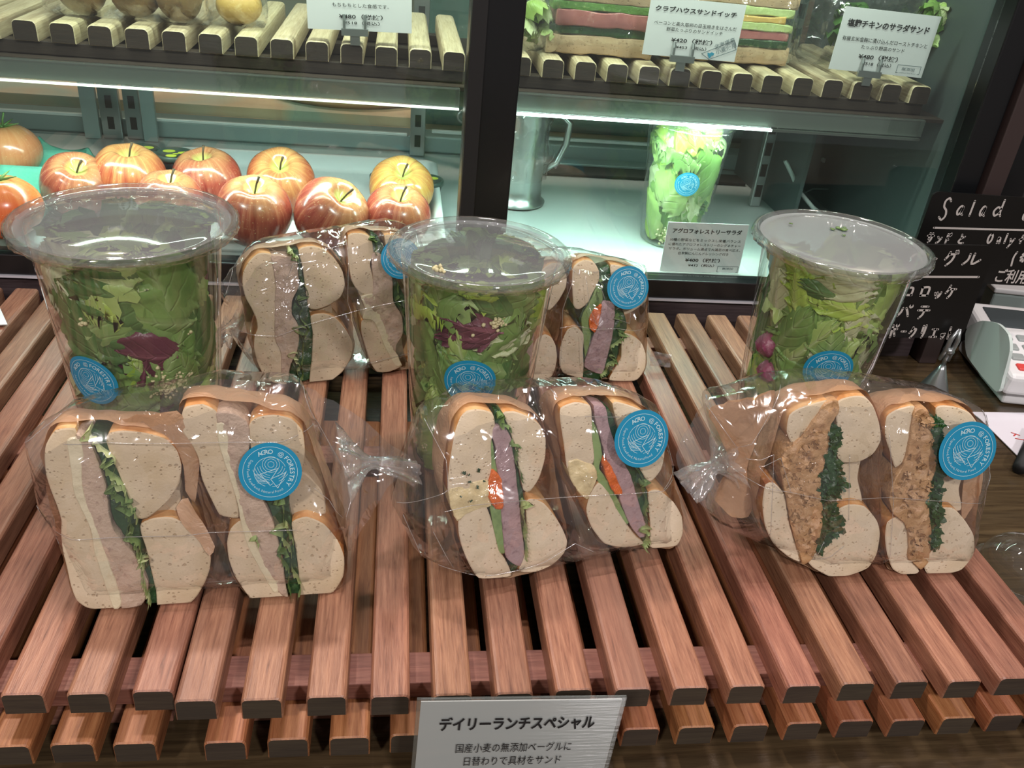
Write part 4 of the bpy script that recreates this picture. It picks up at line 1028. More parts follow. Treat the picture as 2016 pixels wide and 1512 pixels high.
def wall_leaf(c, th, z, wd, ln, rot, dep, mt, root, seed, ruf=.004, name='leaf', jag=.08, trans=0, n=14):
    rnd = random.Random(seed); V = []; F = []; ca, sa = math.cos(rot), math.sin(rot); k1 = rnd.uniform(7, 12); p1 = rnd.uniform(0, 6); L = []
    tx = rnd.uniform(-.32, .32); ty = rnd.uniform(-.20, .20); cu = rnd.uniform(-.0020, .0050)
    for i in range(n+1):
        q = i/n
        wq = wd*max(.02, math.sin(math.pi*min(1, .06+q*.90)**.8))**.7
        for j in range(n+1):
            p = j/n*2-1; e = max(abs(p), abs(2*q-1)**1.5)**3
            jg = 1+jag*e*math.sin(q*41+p*7+p1)
            x = p*wq*jg; y = (q-.5)*ln*(1+jag*.5*e*math.sin(p*19+p1))
            dd = dep+.0009*(1+noise.noise(Vector((x*45, y*45, seed))))+ruf*e*(.5+.5*math.sin(k1*(p*1.1+q*1.7)+p1+2*math.sin(q*7))+.18*math.sin(29*q+17*p+p1))+.0012*abs(p)**.5*0
            dd += tx*x+ty*y-.0012*math.exp(-(p/.14)**2)+cu*(p*p)
            xr = x*ca-y*sa; yr = x*sa+y*ca; zz = max(.003, min(c.h-.004, z+yr))
            V.append(c.at(th+xr/c.r(zz), zz, max(.0010+.0004*(seed % 4), dd))); L.append((p, q, 0))
    for i in range(n):
        for j in range(n): a = i*(n+1)+j; F.append((a, a+1, a+n+2, a+n+1))
    return leaf_uv(mesh(name, V, F, mt, root), L)
def heap_leaf(c, x, y, z, wd, ln, rnd, mt, root, seed, ruf=.005, n=12, zmax=None):
    e = Matrix.Rotation(rnd.uniform(0, 6.28), 3, 'Z') @ Matrix.Rotation(rnd.uniform(-.8, .8), 3, 'X') @ Matrix.Rotation(rnd.uniform(-.8, .8), 3, 'Y')
    V = []; F = []; p1 = rnd.uniform(0, 6); zmax = zmax or c.h-.003; L = []
    for i in range(n+1):
        q = i/n; wq = wd*max(.02, math.sin(math.pi*min(1, .06+q*.9)**.8))**.7
        for j in range(n+1):
            p = j/n*2-1; ed = max(abs(p), abs(2*q-1)**1.5)**2.5
            lv = Vector((p*wq*(1+.08*ed*math.sin(q*37+p1)), (q-.5)*ln, .012*(1-p*p)*math.sin(q*3)+ruf*ed*math.sin(11*(p+q*1.6)+p1)+.002*noise.noise(Vector((p*3, q*3, seed)))))
            v = e @ lv + Vector((x, y, z)); r = math.hypot(v.x, v.y); zz = max(.003, min(zmax, v.z)); m_ = c.r(zz)-.0022
            if r > m_: v.x *= m_/r; v.y *= m_/r
            V.append((c.X+v.x, c.Y+v.y, c.z+zz)); L.append((p, q, 0))
    for i in range(n):
        for j in range(n): a = i*(n+1)+j; F.append((a, a+1, a+n+2, a+n+1))
    return leaf_uv(mesh('leaf', V, F, mt, root), L)
def crumbs(c, root, spots, seed, mt=None, name='cheese_crumbs'):
    rnd = random.Random(seed); P = []
    for (px, py, n, sp, r) in spots:
        th, zz = c.hit(px, py)
        for k in range(n):
            P.append(ico(c.at(th+rnd.gauss(0, sp)/c.rt, max(.003, zz+rnd.gauss(0, sp*.6)), .0012+r+abs(rnd.gauss(0, .0015))), r*rnd.uniform(.6, 1.2), .25, rnd))
    V, F = merge(P); o = mesh(name, V, F, mt or M_GRAIN, root); o['kind'] = 'stuff'; return o
def salad_cup(c, RL, lidmat, label, slabel, stk, weights, wl_list, crumb_spots, seed, fill=.96, dome=.004, stkrot=0, topw=None, nwall=84, extra=None):
    rnd = random.Random(seed)
    root = thing('salad_cup', (c.X, c.Y, c.z), label, 'cup', 'clear salad cups')
    root['group'] = 'clear lidded salad cups'
    h = c.h
    V, F = latheVF([(0, .0030), (c.rb*.80, .0030), (c.rb*.86, .0004), (c.rb*.95, .0002), (c.rb, .002), (c.r(h*.3), h*.3), (c.r(h*.6), h*.6), (c.rt, h-.010), (c.rt+.0006, h-.009), (c.rt+.0008, h-.002)], (c.X, c.Y, c.z), 72)
    mesh('cup_wall', V, F, M_CUP, root)
    k = RL/.0525
    V, F = latheVF([(c.rt+.0010, h-.0055), (RL-.0026, h-.0052), (RL-.0010, h-.0048), (RL, h-.0034), (RL-.0001, h-.0014), (RL-.0010, h-.0002), (RL-.0022, h), (RL-.0032, h-.0006), (RL-.0040, h-.0018)], (c.X, c.Y, c.z), 80)
    mesh('lid_rim', V, F, M_RIM, root)
    prof = [(RL-.0040, h-.0018), (RL-.0058, h-.0024), (RL-.0080, h-.0020)]
    for i in range(9):
        t = i/8; prof.append(((RL-.0090)*(1-t)+.0001, h-.0014+dome*math.sin(t*math.pi/2)))
    V, F = latheVF(prof, (c.X, c.Y, c.z), 80); mesh('lid', V, F, lidmat, root)
    # crinkled shrink film around the rim
    V = []; F = []; n = 240
    for j, (rr, zz, am) in enumerate([(RL+.0004, h-.0008, .0002), (RL+.0007, h-.0030, .0005), (RL+.0002, h-.0052, .0012), (RL-.0030, h-.0075, .0012), (c.rt+.0016, h-.0092, .0003)]):
        for i in range(n):
            t = 2*math.pi*i/n; a = noise.noise(Vector((math.cos(t)*9, math.sin(t)*9, seed+j*.2)))+1.1*noise.noise(Vector((math.cos(t)*34, math.sin(t)*34, seed+j*.4)))
            V.append((c.X+(rr+am*a)*math.cos(t), c.Y+(rr+am*a)*math.sin(t), c.z+zz+am*.8*noise.noise(Vector((math.cos(t)*14, math.sin(t)*14, seed+9)))))
    for j in range(4):
        for i in range(n): F.append((j*n+i, j*n+(i+1) % n, (j+1)*n+(i+1) % n, (j+1)*n+i))
    mesh('shrink_film', V, F, M_FILM, root)
    th, zz = c.hit(*stk[0]); R = stk[1]
    sticker(root, lambda a, b, l: c.at(th+a/c.r(zz+b), zz+b, -.0004-l), R, stkrot)
    # ---- the salad itself
    sal = thing('green_salad', (c.X, c.Y, c.z+.003), slabel, 'salad')
    thc = math.atan2(CP.y-c.Y, CP.x-c.X)
    for i in range(nwall):
        t = i/nwall; a = thc+math.pi*2*((i*.618034) % 1); z = (.012+(h*fill-.018)*((i*.7548) % 1))
        col = weights(z/h, rnd)
        wall_leaf(c, a, z, rnd.uniform(.020, .034), rnd.uniform(.046, .076), rnd.uniform(-1.6, 1.6), .0042+.0085*rnd.random(), LEAFM[col], sal, seed*100+i, rnd.uniform(.005, .010), jag=.04 if col == 1 else .07)
    for i in range(22):
        a = rnd.uniform(0, 6.28); r = c.rt*.75*math.sqrt(rnd.random()); z = h*(fill-.05)-.014-rnd.uniform(0, .02)
        heap_leaf(c, r*math.cos(a), r*math.sin(a), z, rnd.uniform(.014, .022), rnd.uniform(.03, .045), rnd, LEAFM[(topw or weights)(1, rnd)], sal, seed*200+i, zmax=h*(fill-.03)-.004)
    # packed heart of the salad
    V, F = latheVF([(.001, .006), (c.rb-.012, .006), (c.rb-.010, .012), (c.rt-.016, h*fill-.03), (c.rt-.026, h*fill-.02), (.001, h*fill-.018)], (c.X, c.Y, c.z), 32, lambda r, z, t: (r*(1+.10*math.sin(5*t+z*90)), z))
    o = mesh('packed_leaves', V, F, LEAFM[1], sal); o['kind'] = 'stuff'
    for i, (px, py, wd, ln, rot, mt, ruf) in enumerate(wl_list):
        t, z = c.hit(px, py)
        wall_leaf(c, t, z, wd, ln, math.radians(rot), .0022+.0006*(i % 4), LEAFM[mt], sal, seed*300+i, ruf*1.25+.0015, jag=.11 if mt in (5, 2) else .045, n=24)
    if crumb_spots: crumbs(c, sal, [(a, b_, int(n_*1.8), sp_*.8, r_*.95) for a, b_, n_, sp_, r_ in crumb_spots], seed)
    if extra: extra(c, sal)
    return root
def wt(*p):
    def f(z, rnd):
        x = rnd.random()*sum(p); k = 0
        for i, v in enumerate(p):
            x -= v
            if x <= 0: return i
        return 0
    return f
cupL = Cup(-.049, .186, 0.0005, .1555, .0480, .0370)
cupC = Cup(.1415, .193, 0.0005, .1440, .0445, .0345)
cupR = Cup(.3640, .203, 0.0005, .1560, .0460, .0355)
salad_cup(cupL, .0575, M_LID, 'clear lidded plastic salad cup at the left, behind the big front left bag', 'mixed green salad with a dark red leaf in the left cup',
    ((181, 748), .0150), wt(4, 5, 1.2, .5, .5, .4), [
        (320, 580, .026, .056, 14, 0, .004), (385, 600, .020, .062, 4, 1, .003), (205, 560, .019, .045, 75, 2, .009), (330, 545, .016, .04, 30, 2, .004), (150, 640, .018, .05, 20, 1, .003),
        (235, 590, .024, .056, 70, 1, .003), (300, 640, .024, .055, 75, 0, .003), (215, 650, .022, .050, 60, 1, .004), (355, 680, .018, .045, -30, 0, .006), (265, 705, .014, .046, 80, 4, .002),
        (285, 745, .014, .03, 30, 2, .006), (190, 700, .014, .036, 60, 1, .004), (370, 740, .016, .040, 10, 0, .005), (240, 800, .020, .04, 80, 0, .004)],
    [(330, 765, 90, .0075, .0012), (365, 745, 40, .005, .0012), (155, 640, 6, .003, .0012), (125, 605, 2, .001, .0012), (380, 660, 2, .001, .0013)], 1, 1.0, .0055, 35, wt(3, 1.5, 3, 2, .1, 2))
salad_cup(cupC, .0525, M_LID, 'clear lidded plastic salad cup in the middle, behind the middle front bag', 'frilly green salad with dark red leaves in the middle cup',
    ((925, 752), .0150), wt(5, 4, 2, .4, .5, 1.5), [
        (1010, 580, .018, .050, 70, 0, .005), (860, 590, .016, .04, -20, 0, .010), (960, 575, .015, .040, 82, 5, .010), (900, 560, .012, .03, 60, 5, .009), (930, 650, .012, .040, 80, 4, .003), (905, 672, .010, .036, 95, 4, .003),
        (1000, 680, .010, .042, 100, 3, .004), (830, 640, .016, .045, 10, 1, .004), (1030, 640, .016, .05, 5, 0, .005), (870, 760, .018, .055, 20, 0, .008), (960, 730, .02, .05, 70, 0, .004), (1010, 740, .016, .045, -20, 1, .005), (850, 830, .016, .045, 10, 2, .008), (900, 820, .016, .045, -15, 0, .009), (970, 620, .018, .045, 75, 1, .003)],
    [(982, 642, 26, .0030, .0012), (930, 664, 2, .0006, .0012), (835, 885, 10, .004, .0010), (905, 510, 8, .003, .0014)], 2, 1.0, .0050, 25, wt(3, .6, 4, 2, .1, 3))
def radish(c, sal):
    for px, py, r in ((1497, 682, .0085), (1500, 735, .0075)):
        t, z = c.hit(px, py); P = []
        V, F = latheVF([(.0005, r*1.1), (r*.5, r*.95), (r*.9, r*.4), (r, 0), (r*.8, -r*.5), (r*.3, -r*.9), (.0003, -r)], (0, 0, 0), 16, lambda a, b, tt: (a*(1+.15*math.sin(5*tt+b*400)), b))
        p = c.at(t, z, r*.9); V = [Vector(v)+p for v in V]
        mesh('red_onion', V, F, M_ONION, sal)
M_ONION = speck('red_onion_skin', srgb(170, 90, 120), srgb(120, 46, 80), srgb(214, 170, 186), 200, .4)
salad_cup(cupR, .0535, M_FROST, 'misted-lid plastic salad cup at the right, behind the cutlet sandwich', 'pale green salad with red onion in the right cup',
    ((1631, 730), .0150), wt(5, 2.5, 4, 3, .1, 3), [
        (1640, 545, .016, .062, 78, 3, .003), (1560, 530, .018, .04, 30, 5, .007), (1640, 590, .014, .050, 80, 1, .003), (1590, 595, .018, .045, 70, 5, .011), (1560, 570, .018, .04, 10, 5, .011), (1660, 610, .015, .045, 80, 5, .011), (1520, 590, .012, .04, 5, 3, .005),
        (1675, 640, .016, .036, 10, 3, .005), (1545, 660, .020, .05, -30, 0, .004), (1585, 690, .016, .055, -35, 2, .004), (1640, 660, .016, .04, 10, 0, .004), (1720, 610, .012, .045, -10, 0, .006), (1540, 760, .02, .05, 30, 0, .004), (1600, 770, .02, .05, -40, 0, .004), (1690, 720, .016, .04, -20, 0, .004), (1480, 620, .010, .045, 0, 1, .004)],
    None, 3, .87, .0015, 28, None, 84, radish)
# little leaf specks stuck on the misted lid
P = []
for a, b_, s in ((.004, .016, .0022), (.007, .014, .0026), (-.001, .014, .0016), (-.026, .020, .0012), (.002, .004, .0012), (.009, .018, .0014)):
    P.append(ico((cupR.X+a, cupR.Y+b_, cupR.z+cupR.h+.0009), s, .5))
V, F = merge(P); V = [(v[0], v[1], cupR.z+cupR.h+.0009+(v[2]-(cupR.z+cupR.h+.0009))*.25) for v in V]
o = mesh('leaf_specks', V, F, LEAFM[1], bpy.data.objects['green_salad.002']); o['kind'] = 'stuff'

# ================================================================== INSIDE THE CASE, LOWER DECK
def apple_mat(name, a, bcol, c3):
    b = NB(name); v = b.coord((1, 1, 1)); sep = b.n('ShaderNodeSeparateXYZ'); tc = b.n('ShaderNodeTexCoord'); b.l(tc.outputs['Object'], sep.inputs[0])
    ang = b.math('ARCTAN2', sep.outputs[1], sep.outputs[0]); cb = b.n('ShaderNodeCombineXYZ')
    b.l(b.math('MULTIPLY', b.math('SINE', ang), 6.0), cb.inputs[0]); b.l(b.math('MULTIPLY', b.math('COSINE', ang), 6.0), cb.inputs[1]); b.l(b.math('MULTIPLY', sep.outputs[2], 18), cb.inputs[2])
    n = b.noise(cb.outputs[0], 1.5, 4, .6); n2 = b.noise(v, 26, 2, .5); n3 = b.noise(v, 700, 2, .5)
    c = b.ramp(n, [(.34, a), (.54, bcol), (.80, c3)])
    top = b.ramp(b.math('ADD', b.math('MULTIPLY', sep.outputs[2], 18), b.math('MULTIPLY', n2, .7)), [(.62, (0, 0, 0, 1)), (.95, (1, 1, 1, 1))])
    c = b.mix(b.math('MULTIPLY', top, .32), c, srgb(214, 194, 120))
    c = b.mix(b.ramp(n3, [(.66, (0, 0, 0, 1)), (.72, (.5, .5, .5, 1))]), c, srgb(226, 200, 150))
    x2 = b.math('MULTIPLY', sep.outputs[0], sep.outputs[0]); y2 = b.math('MULTIPLY', sep.outputs[1], sep.outputs[1])
    rd = b.math('MULTIPLY', b.math('SQRT', b.math('ADD', x2, y2)), 100.0)
    dip = b.math('MULTIPLY', b.ramp(rd, [(.45, (1, 1, 1, 1)), (1.0, (0, 0, 0, 1))]), b.math('GREATER_THAN', sep.outputs[2], 0.0))
    c = b.mix(b.math('MULTIPLY', dip, .85), c, srgb(190, 196, 110))
    return b.done(b.bsdf(c, .24, 0, None, **{'Coat Weight': .4, 'Coat Roughness': .12}))
AM = [apple_mat('apple_red', srgb(140, 52, 44), srgb(164, 78, 62), srgb(196, 130, 100)), apple_mat('apple_orange', srgb(164, 66, 46), srgb(190, 106, 68), srgb(210, 160, 104)), apple_mat('apple_yellow', srgb(186, 100, 56), srgb(206, 146, 76), srgb(214, 180, 104))]
M_STEM = plain('stem_brown', srgb(70, 54, 32), .7); M_DIP = plain('apple_dip', srgb(196, 196, 110), .5)
def apple(P, r, tilt, mt, label, rz=0):
    root = thing('apple', (P[0], P[1], P[2]), label, 'apple', None)
    prof = []
    for i in range(25):
        t = math.pi*i/24; rr = r*math.sin(t)*(1+.06*math.cos(t)); z = r*.98*math.cos(t)
        z -= r*.42*math.exp(-(rr/(r*.30))**2) if t < math.pi/2 else -r*.26*math.exp(-(rr/(r*.28))**2)
        prof.append((max(rr, .0002), z))
    V, F = latheVF(prof, (0, 0, 0), 48, lambda a, b, t: (a*(1+.022*math.sin(5*t+1)*(1 if b < 0 else .5)), b+.012*r*math.sin(5*t)))
    sp = [(0, 0, r*.40), (.0005, .0006, r*.62), (.0016, .0012, r*.86), (.0036, .0020, r*1.08)]
    SV, SF = tubeVF(sp, [.0009, .0008, .0008, .0012], 8)
    DV, DF = latheVF([(.0003, r*.482), (r*.14, r*.53), (r*.22, r*.612)], (0, 0, 0), 24)
    body = mesh('flesh', V, F, mt, None); st = mesh('stem', SV, SF, M_STEM, None); st['label'] = 'short brown stem'
    for o in (body, st):
        o.parent = root
    root.rotation_euler = (tilt[0], tilt[1], 0)
    return root
AP = [((150, 366), .0300, (.45, .30), 0, 'red apple beside the green egg carton, behind the left cup lid'),
      ((255, 352), .0330, (.10, .1), 1, 'large orange-streaked apple in front of the black lidded jars'),
      ((408, 356), .0318, (.15, -.1), 0, 'red apple in the back row with its stem upright, left of the greenest one'),
      ((553, 358), .0322, (.60, .05), 1, 'orange-red apple with green dip at the back middle of the tray'),
      ((500, 418), .0325, (.22, .10), 0, 'big striped apple in the front row, left of two'),
      ((652, 424), .0332, (.35, .50), 0, 'big red apple in the front row tilted to the right'),
      ((790, 372), .0315, (.55, .05), 2, 'yellow apple at the right end of the tray'),
      ((782, 428), .0300, (.25, .12), 0, 'red apple right before the yellow apple'),
      ((335, 398), .0290, (.1, .1), 0, 'red apple mostly hidden behind the left cup lid')]
for (px, r, tl, mt, lb) in AP:
    z = DK+.0018+r*.96; P = Pz(px[0], px[1], z); apple((P.x, P.y, z), r, tl, AM[mt], lb, random.Random(lb).uniform(0, 6))
# white tray
def rtray(label, x0, x1, y0, y1, z0, h, mt, r=.016, t=.0016, name='food_tray', rimw=.006):
    def ring(ins, z):
        V = []
        for cx, cy, a0 in ((x1-r, y1-r, 0), (x0+r, y1-r, 90), (x0+r, y0+r, 180), (x1-r, y0+r, 270)):
            for k in range(7):
                a = math.radians(a0+90*k/6); rr = r-ins; V.append((cx+rr*math.cos(a), cy+rr*math.sin(a), z))
        return V
    rings = [ring(rimw+.005, z0), ring(rimw+.001, z0+h*.3), ring(rimw, z0+h-t), ring(0, z0+h-t*1.6), ring(0, z0+h-t*.6), ring(.001, z0+h), ring(rimw-.001+t, z0+h-.0002), ring(rimw+.002+t, z0+h*.3), ring(rimw+.008, z0+t)]
    V = [v for q in rings for v in q]; n = 28; F = []
    for j in range(len(rings)-1):
        for i in range(n): F.append((j*n+i, j*n+(i+1) % n, (j+1)*n+(i+1) % n, (j+1)*n+i))
    F.append(tuple(reversed(range(n)))); F.append(tuple((len(rings)-1)*n+i for i in range(n)))
    o = mesh(name, V, F, mt, None); return tag(o, label, 'tray')
rtray('white plastic food tray holding the apples in the case', -.150, .139, .4535, .712, DK+.0002, .018, M_WHITEP)
# jars with lemon-print lids
M_JAR = plain('jar_black', srgb(28, 32, 36), .3); M_JLID = plain('jar_lid', srgb(60, 76, 70), .3); M_LEM = plain('lemon_print', srgb(206, 212, 70), .4); M_JCLR = film('jar_clear', (.9, .95, .93, 1), .1, .15, .6, .1)
def jar(x, y, label, z=DK+.0022, r=.0165, h=.030, rot=0):
    root = thing('dip_jar', (x, y, z), label, 'jar')
    V, F = latheVF([(.0005, 0), (r*.80, 0), (r*.84, .001), (r*.97, h-.004), (r*.93, h-.003), (.0005, h-.003)], (x, y, z), 32); mesh('body', V, F, M_JAR, root)
    V, F = latheVF([(r*.98, h-.005), (r*1.06, h-.005), (r*1.06, h-.0008), (r*1.02, h), (r*.93, h), (r*.90, h-.0010), (.0005, h-.0010)], (x, y, z), 32); l = mesh('lid', V, F, M_JLID, root)
    l['label'] = 'dark lid printed with yellow lemons'
    P = []
    for a, rr, s in ((0, .5, .34), (2.2, .5, .30), (4.2, .5, .32), (3.1, .12, .16)):
        V = []; a += rot
        for k in range(18):
            t = 2*math.pi*k/18; V.append((x+r*(rr*math.cos(a)+s*math.cos(t)), y+r*(rr*math.sin(a)+s*math.sin(t)*.8), z+h-.0007))
        P.append((V, [tuple(range(18))]))
    V, F = merge(P); mesh('lemon_print', V, F, M_LEM, l, False)
for (px, lb, z) in (((275, 292), 'black lemon-lidded jar behind the orange-streaked apple, upper of the left pair', DK), ((246, 312), 'black lemon-lidded jar in front of the left pair, half hidden by the apple', DK), ((343, 300), 'black lemon-lidded jar to the right of the left pair', DK), ((762, 345), 'black lemon-lidded jar behind the yellow apple on its left', DK), ((840, 352), 'black lemon-lidded jar behind the yellow apple on its right', DK)):
    z = DK+.0022; r = .0172; h = .045 if px[0] < 700 else .020; P = Pz(px[0], px[1], z+h); jar(P.x, P.y, lb, z, r, h, px[0]*.3)
# green pulp carton with tomatoes
def pulp():
    b = NB('green_pulp'); v = b.coord(); n = b.noise(v, 400, 3, .6)
    return b.done(b.bsdf(b.mix(n, srgb(120, 206, 182), srgb(98, 188, 164)), .8, 0, b.bump(n, .3, .0005)))
x0, x1, y0, y1 = -.425, -.214, .458, .672; V = []; F = []; nx, ny = 92, 80
def cz(x, y):
    u = (x-x0)/(x1-x0)*4; v = (y-y0)/(y1-y0)*4; c = math.cos(2*math.pi*u)*math.cos(2*math.pi*v)
    a = (abs(math.sin(math.pi*u))*abs(math.sin(math.pi*v)))
    h = .034-.026*min(1, a*1.25)
    e = min((x-x0), (x1-x), (y-y0), (y1-y))
    if e < .010: h = .010+(h-.010)*0+.012*max(0, e/.010) if e < .006 else .022+(h-.022)*(e-.006)/.004
    return DK+.001+max(.0, h)
for i in range(nx+1):
    for j in range(ny+1):
        x = x0+(x1-x0)*i/nx; y = y0+(y1-y0)*j/ny; V.append((x, y, cz(x, y)))
for i in range(nx):
    for j in range(ny): a = i*(ny+1)+j; F.append((a, a+ny+1, a+ny+2, a+1))
o = mesh('egg_carton', V, F, pulp()); tag(o, 'mint green moulded pulp egg carton holding tomatoes at the left', 'carton')
md = o.modifiers.new('solid', 'SOLIDIFY'); md.thickness = .0014
M_TOM = apple_mat('tomato_skin', srgb(214, 98, 52), srgb(222, 118, 66), srgb(226, 140, 84)); M_TOM2 = apple_mat('tomato_skin_pale', srgb(204, 124, 84), srgb(212, 138, 96), srgb(216, 150, 108)); M_CALYX = plain('calyx_green', srgb(96, 130, 70), .6)
def tomato(P, r, mt, label, calyx=True):
    root = thing('tomato', P, label, 'tomato')
    prof = [(max(.0002, r*math.sin(math.pi*i/20)*(1+.03*math.cos(math.pi*i/20))), r*.86*math.cos(math.pi*i/20)-(r*.12*math.exp(-(r*math.sin(math.pi*i/20)/(r*.2))**2) if i < 10 else 0)) for i in range(21)]
    V, F = latheVF(prof, (0, 0, 0), 40, lambda a, b, t: (a*(1+.015*math.sin(6*t)), b)); o = mesh('flesh', V, F, mt); o.parent = root
    P_ = []
    for k in range(5):
        a = 2*math.pi*k/5; P_.append(tubeVF([(0, 0, r*.76), (r*.25*math.cos(a), r*.25*math.sin(a), r*.84), (r*.5*math.cos(a), r*.5*math.sin(a), r*.9)], [.0012, .0010, .0003], 6))
    P_.append(tubeVF([(0, 0, r*.74), (.001, .001, r*1.0), (.003, .001, r*1.2)], .0009, 6))
    V, F = merge(P_); o = mesh('calyx', V, F, M_CALYX); o.parent = root
P = Pz(24, 300, .058); tomato((P.x-.004, P.y, .0590), .0300, M_TOM2, 'pale orange tomato at the back of the egg carton')
P = Pz(8, 418, .056); tomato((P.x-.002, P.y+.006, .0580), .0295, M_TOM, 'bright orange-red tomato in front in the egg carton')

# steel jug wrapped in plastic
P = Pz(1030, 412, DK); jx, jy = P.x-.006, P.y+.022
jug = thing('steel_jug', (jx, jy, DK), 'tall steel jug wrapped in clear plastic just right of the black post', 'jug')
V, F = latheVF([(.0005, .0006), (.026, .0006), (.031, .002), (.0315, .004), (.0270, .007), (.0262, .020), (.0262, .095), (.028, .105), (.027, .1055), (.0254, .096), (.0250, .01), (.0005, .008)], (jx, jy, DK), 48); mesh('body', V, F, M_STEEL, jug)
hp = [(jx+.0255, jy, DK+.094), (jx+.040, jy, DK+.096), (jx+.050, jy, DK+.088), (jx+.048, jy, DK+.066), (jx+.040, jy, DK+.046), (jx+.0255, jy, DK+.036)]
V, F = tubeVF(hp, .0036, 10); mesh('handle', V, F, M_STEEL, jug)
V = []; F = []; n = 60
for j in range(14):
    for i in range(n):
        t = 2*math.pi*i/n; z = .030+.078*j/13; rr = .0285+.0045*(noise.noise(Vector((math.cos(t)*4, math.sin(t)*4, z*60)))+.6*abs(noise.noise(Vector((math.cos(t)*9, math.sin(t)*9, z*30)))))+.006*math.exp(-((z-.058)/.01)**2)*abs(math.sin(3*t)); V.append((jx+rr*math.cos(t), jy+rr*math.sin(t), DK+z))
for j in range(13):
    for i in range(n): F.append((j*n+i, j*n+(i+1) % n, (j+1)*n+(i+1) % n, (j+1)*n+i))
mesh('plastic_wrap', V, F, M_FILM, jug)

# salad cup inside the case
cupK = Cup(.372, .545, DK+.0003, .126, .0410, .0310)
salad_cup(cupK, .0440, M_CUP, 'salad cup standing inside the lit display case behind a price card', 'bright green salad in the cup inside the display case', ((1353, 363), .0118), wt(5, 1, 5, 2, 0, 4), [(1370, 290, .016, .04, 20, 5, .006), (1330, 300, .016, .045, 10, 5, .006), (1400, 320, .016, .04, -20, 2, .006), (1350, 330, .014, .03, 60, 0, .006)], [(1310, 470, 20, .008, .0014)], 5, .97, .002, 20, None, 60)

# white cable and frame bits in the rear right of the case
pts = [Py(1546, 316, .62), Py(1560, 345, .62), Py(1572, 375, .62), Py(1600, 408, .61), Py(1640, 440, .60)]
V, F = tubeVF(pts, .0024, 8); tag(mesh('cable', V, F, M_GREYP), 'white cable hanging at the back right inside the display case', 'cable')
a = Py(1640, 312, .70); tag(box('wall_bar', a.x-.012, a.x+.062, .70, .706, a.z-.006, a.z-.001, M_WHITEP, None, .001), 'short pale bar fixed high at the back right inside the case', 'bar')
a = Py(1676, 336, .72); g = box('glass_box', a.x, a.x+.12, .60, .72, DK+.001, a.z, M_PLATEGL, None, .001); tag(g, 'low clear glass box at the back right inside the display case', 'box')
V, F = tubeVF([Py(1560, 392, .66), Py(1600, 372, .67), Py(1660, 372, .68), Py(1720, 388, .68), Py(1780, 402, .68)], .0008, 6); tag(mesh('wire', V, F, M_STEELD), 'thin bent wire lying at the back right inside the case', 'wire')

# ================================================================== PRICE CARDS
class Card:
    def __init__(s, tl, tr, bl, Y, yaw=0): # px corners on a plane at depth Y
        s.TL = Py(*tl, Y); TR = Py(*tr, Y); BL = Py(*bl, Y)
        s.u = (TR-s.TL); s.w = s.u.length; s.u.normalize(); v = BL-s.TL; v -= s.u*v.dot(s.u); s.h = v.length; s.v = v.normalized()
        s.n = s.u.cross(s.v).normalized()   # away from viewer?
        if s.n.y > 0: s.n = -s.n
    def at(s, a, b, l=0.0): return s.TL+s.u*a+s.v*b+s.n*l
def card(c, label, texts, lam=.0, t=.0006, name='price_card', mt=None, extra=None, clip=None):
    root = thing(name, c.at(c.w/2, c.h), label, 'sign')
    V = []
    for l in (0, -t):
        for a, b_ in ((0, 0), (c.w, 0), (c.w, c.h), (0, c.h)): V.append(c.at(a, b_, l))
    mesh('card', V, [(0, 3, 2, 1), (4, 5, 6, 7), (0, 1, 5, 4), (1, 2, 6, 5), (2, 3, 7, 6), (3, 0, 4, 7)], mt or M_PAPERW, root, False)
    if lam:
        V = [c.at(a, b_, l) for l in (.0004, -t-.0004) for a, b_ in ((-lam, -lam), (c.w+lam, -lam), (c.w+lam, c.h+lam), (-lam, c.h+lam))]
        mesh('laminate', V, [(0, 3, 2, 1), (4, 5, 6, 7), (0, 1, 5, 4), (1, 2, 6, 5), (2, 3, 7, 6), (3, 0, 4, 7)], M_PLATEGL, root, False)
    PI_ = {}
    for (s, u0, u1, vb, hh, bold, m_) in texts:
        W, F = fit_text(s, u0*c.w, u1*c.w, 0, hh*c.h if hh else None, bold)
        PI_.setdefault(m_.name, (m_, []))[1].append(([(x, -y+vb*c.h) for x, y in W], F))
    if extra:
        for m_, P in extra(c): PI_.setdefault(m_.name, (m_, []))[1].extend(P)
    for m_, P in PI_.values():
        W, F = merge(P); mesh('print', [c.at(x, y, .0008 if lam else .0004) for x, y in W], F, m_, root, False)
    if clip:
        a = clip*c.w; d = .011
        def bx(a0, a1, b0, b1, l0, l1):
            V = [c.at(aa, bb, ll) for ll in (l0, l1) for aa, bb in ((a0, b0), (a1, b0), (a1, b1), (a0, b1))]
            return V, [(0, 1, 2, 3), (7, 6, 5, 4), (4, 5, 1, 0), (5, 6, 2, 1), (6, 7, 3, 2), (7, 4, 0, 3)]
        P = [bx(a-d, a+d, c.h-.0020, c.h+.0035, .0015, .0045), bx(a-.004, a+.004, c.h+.0035, c.h+.011, .0005, .003)]
        for s in (-1, 1):
            P.append(tubeVF([c.at(a+s*.0085, c.h-.001, .003), c.at(a+s*.0085, c.h-.008, .0026), c.at(a+s*.0085, c.h-.0125, .0014)], .0013, 8))
        V, F = merge(P); mesh('clip', V, F, M_STEEL, root, False)
    return root
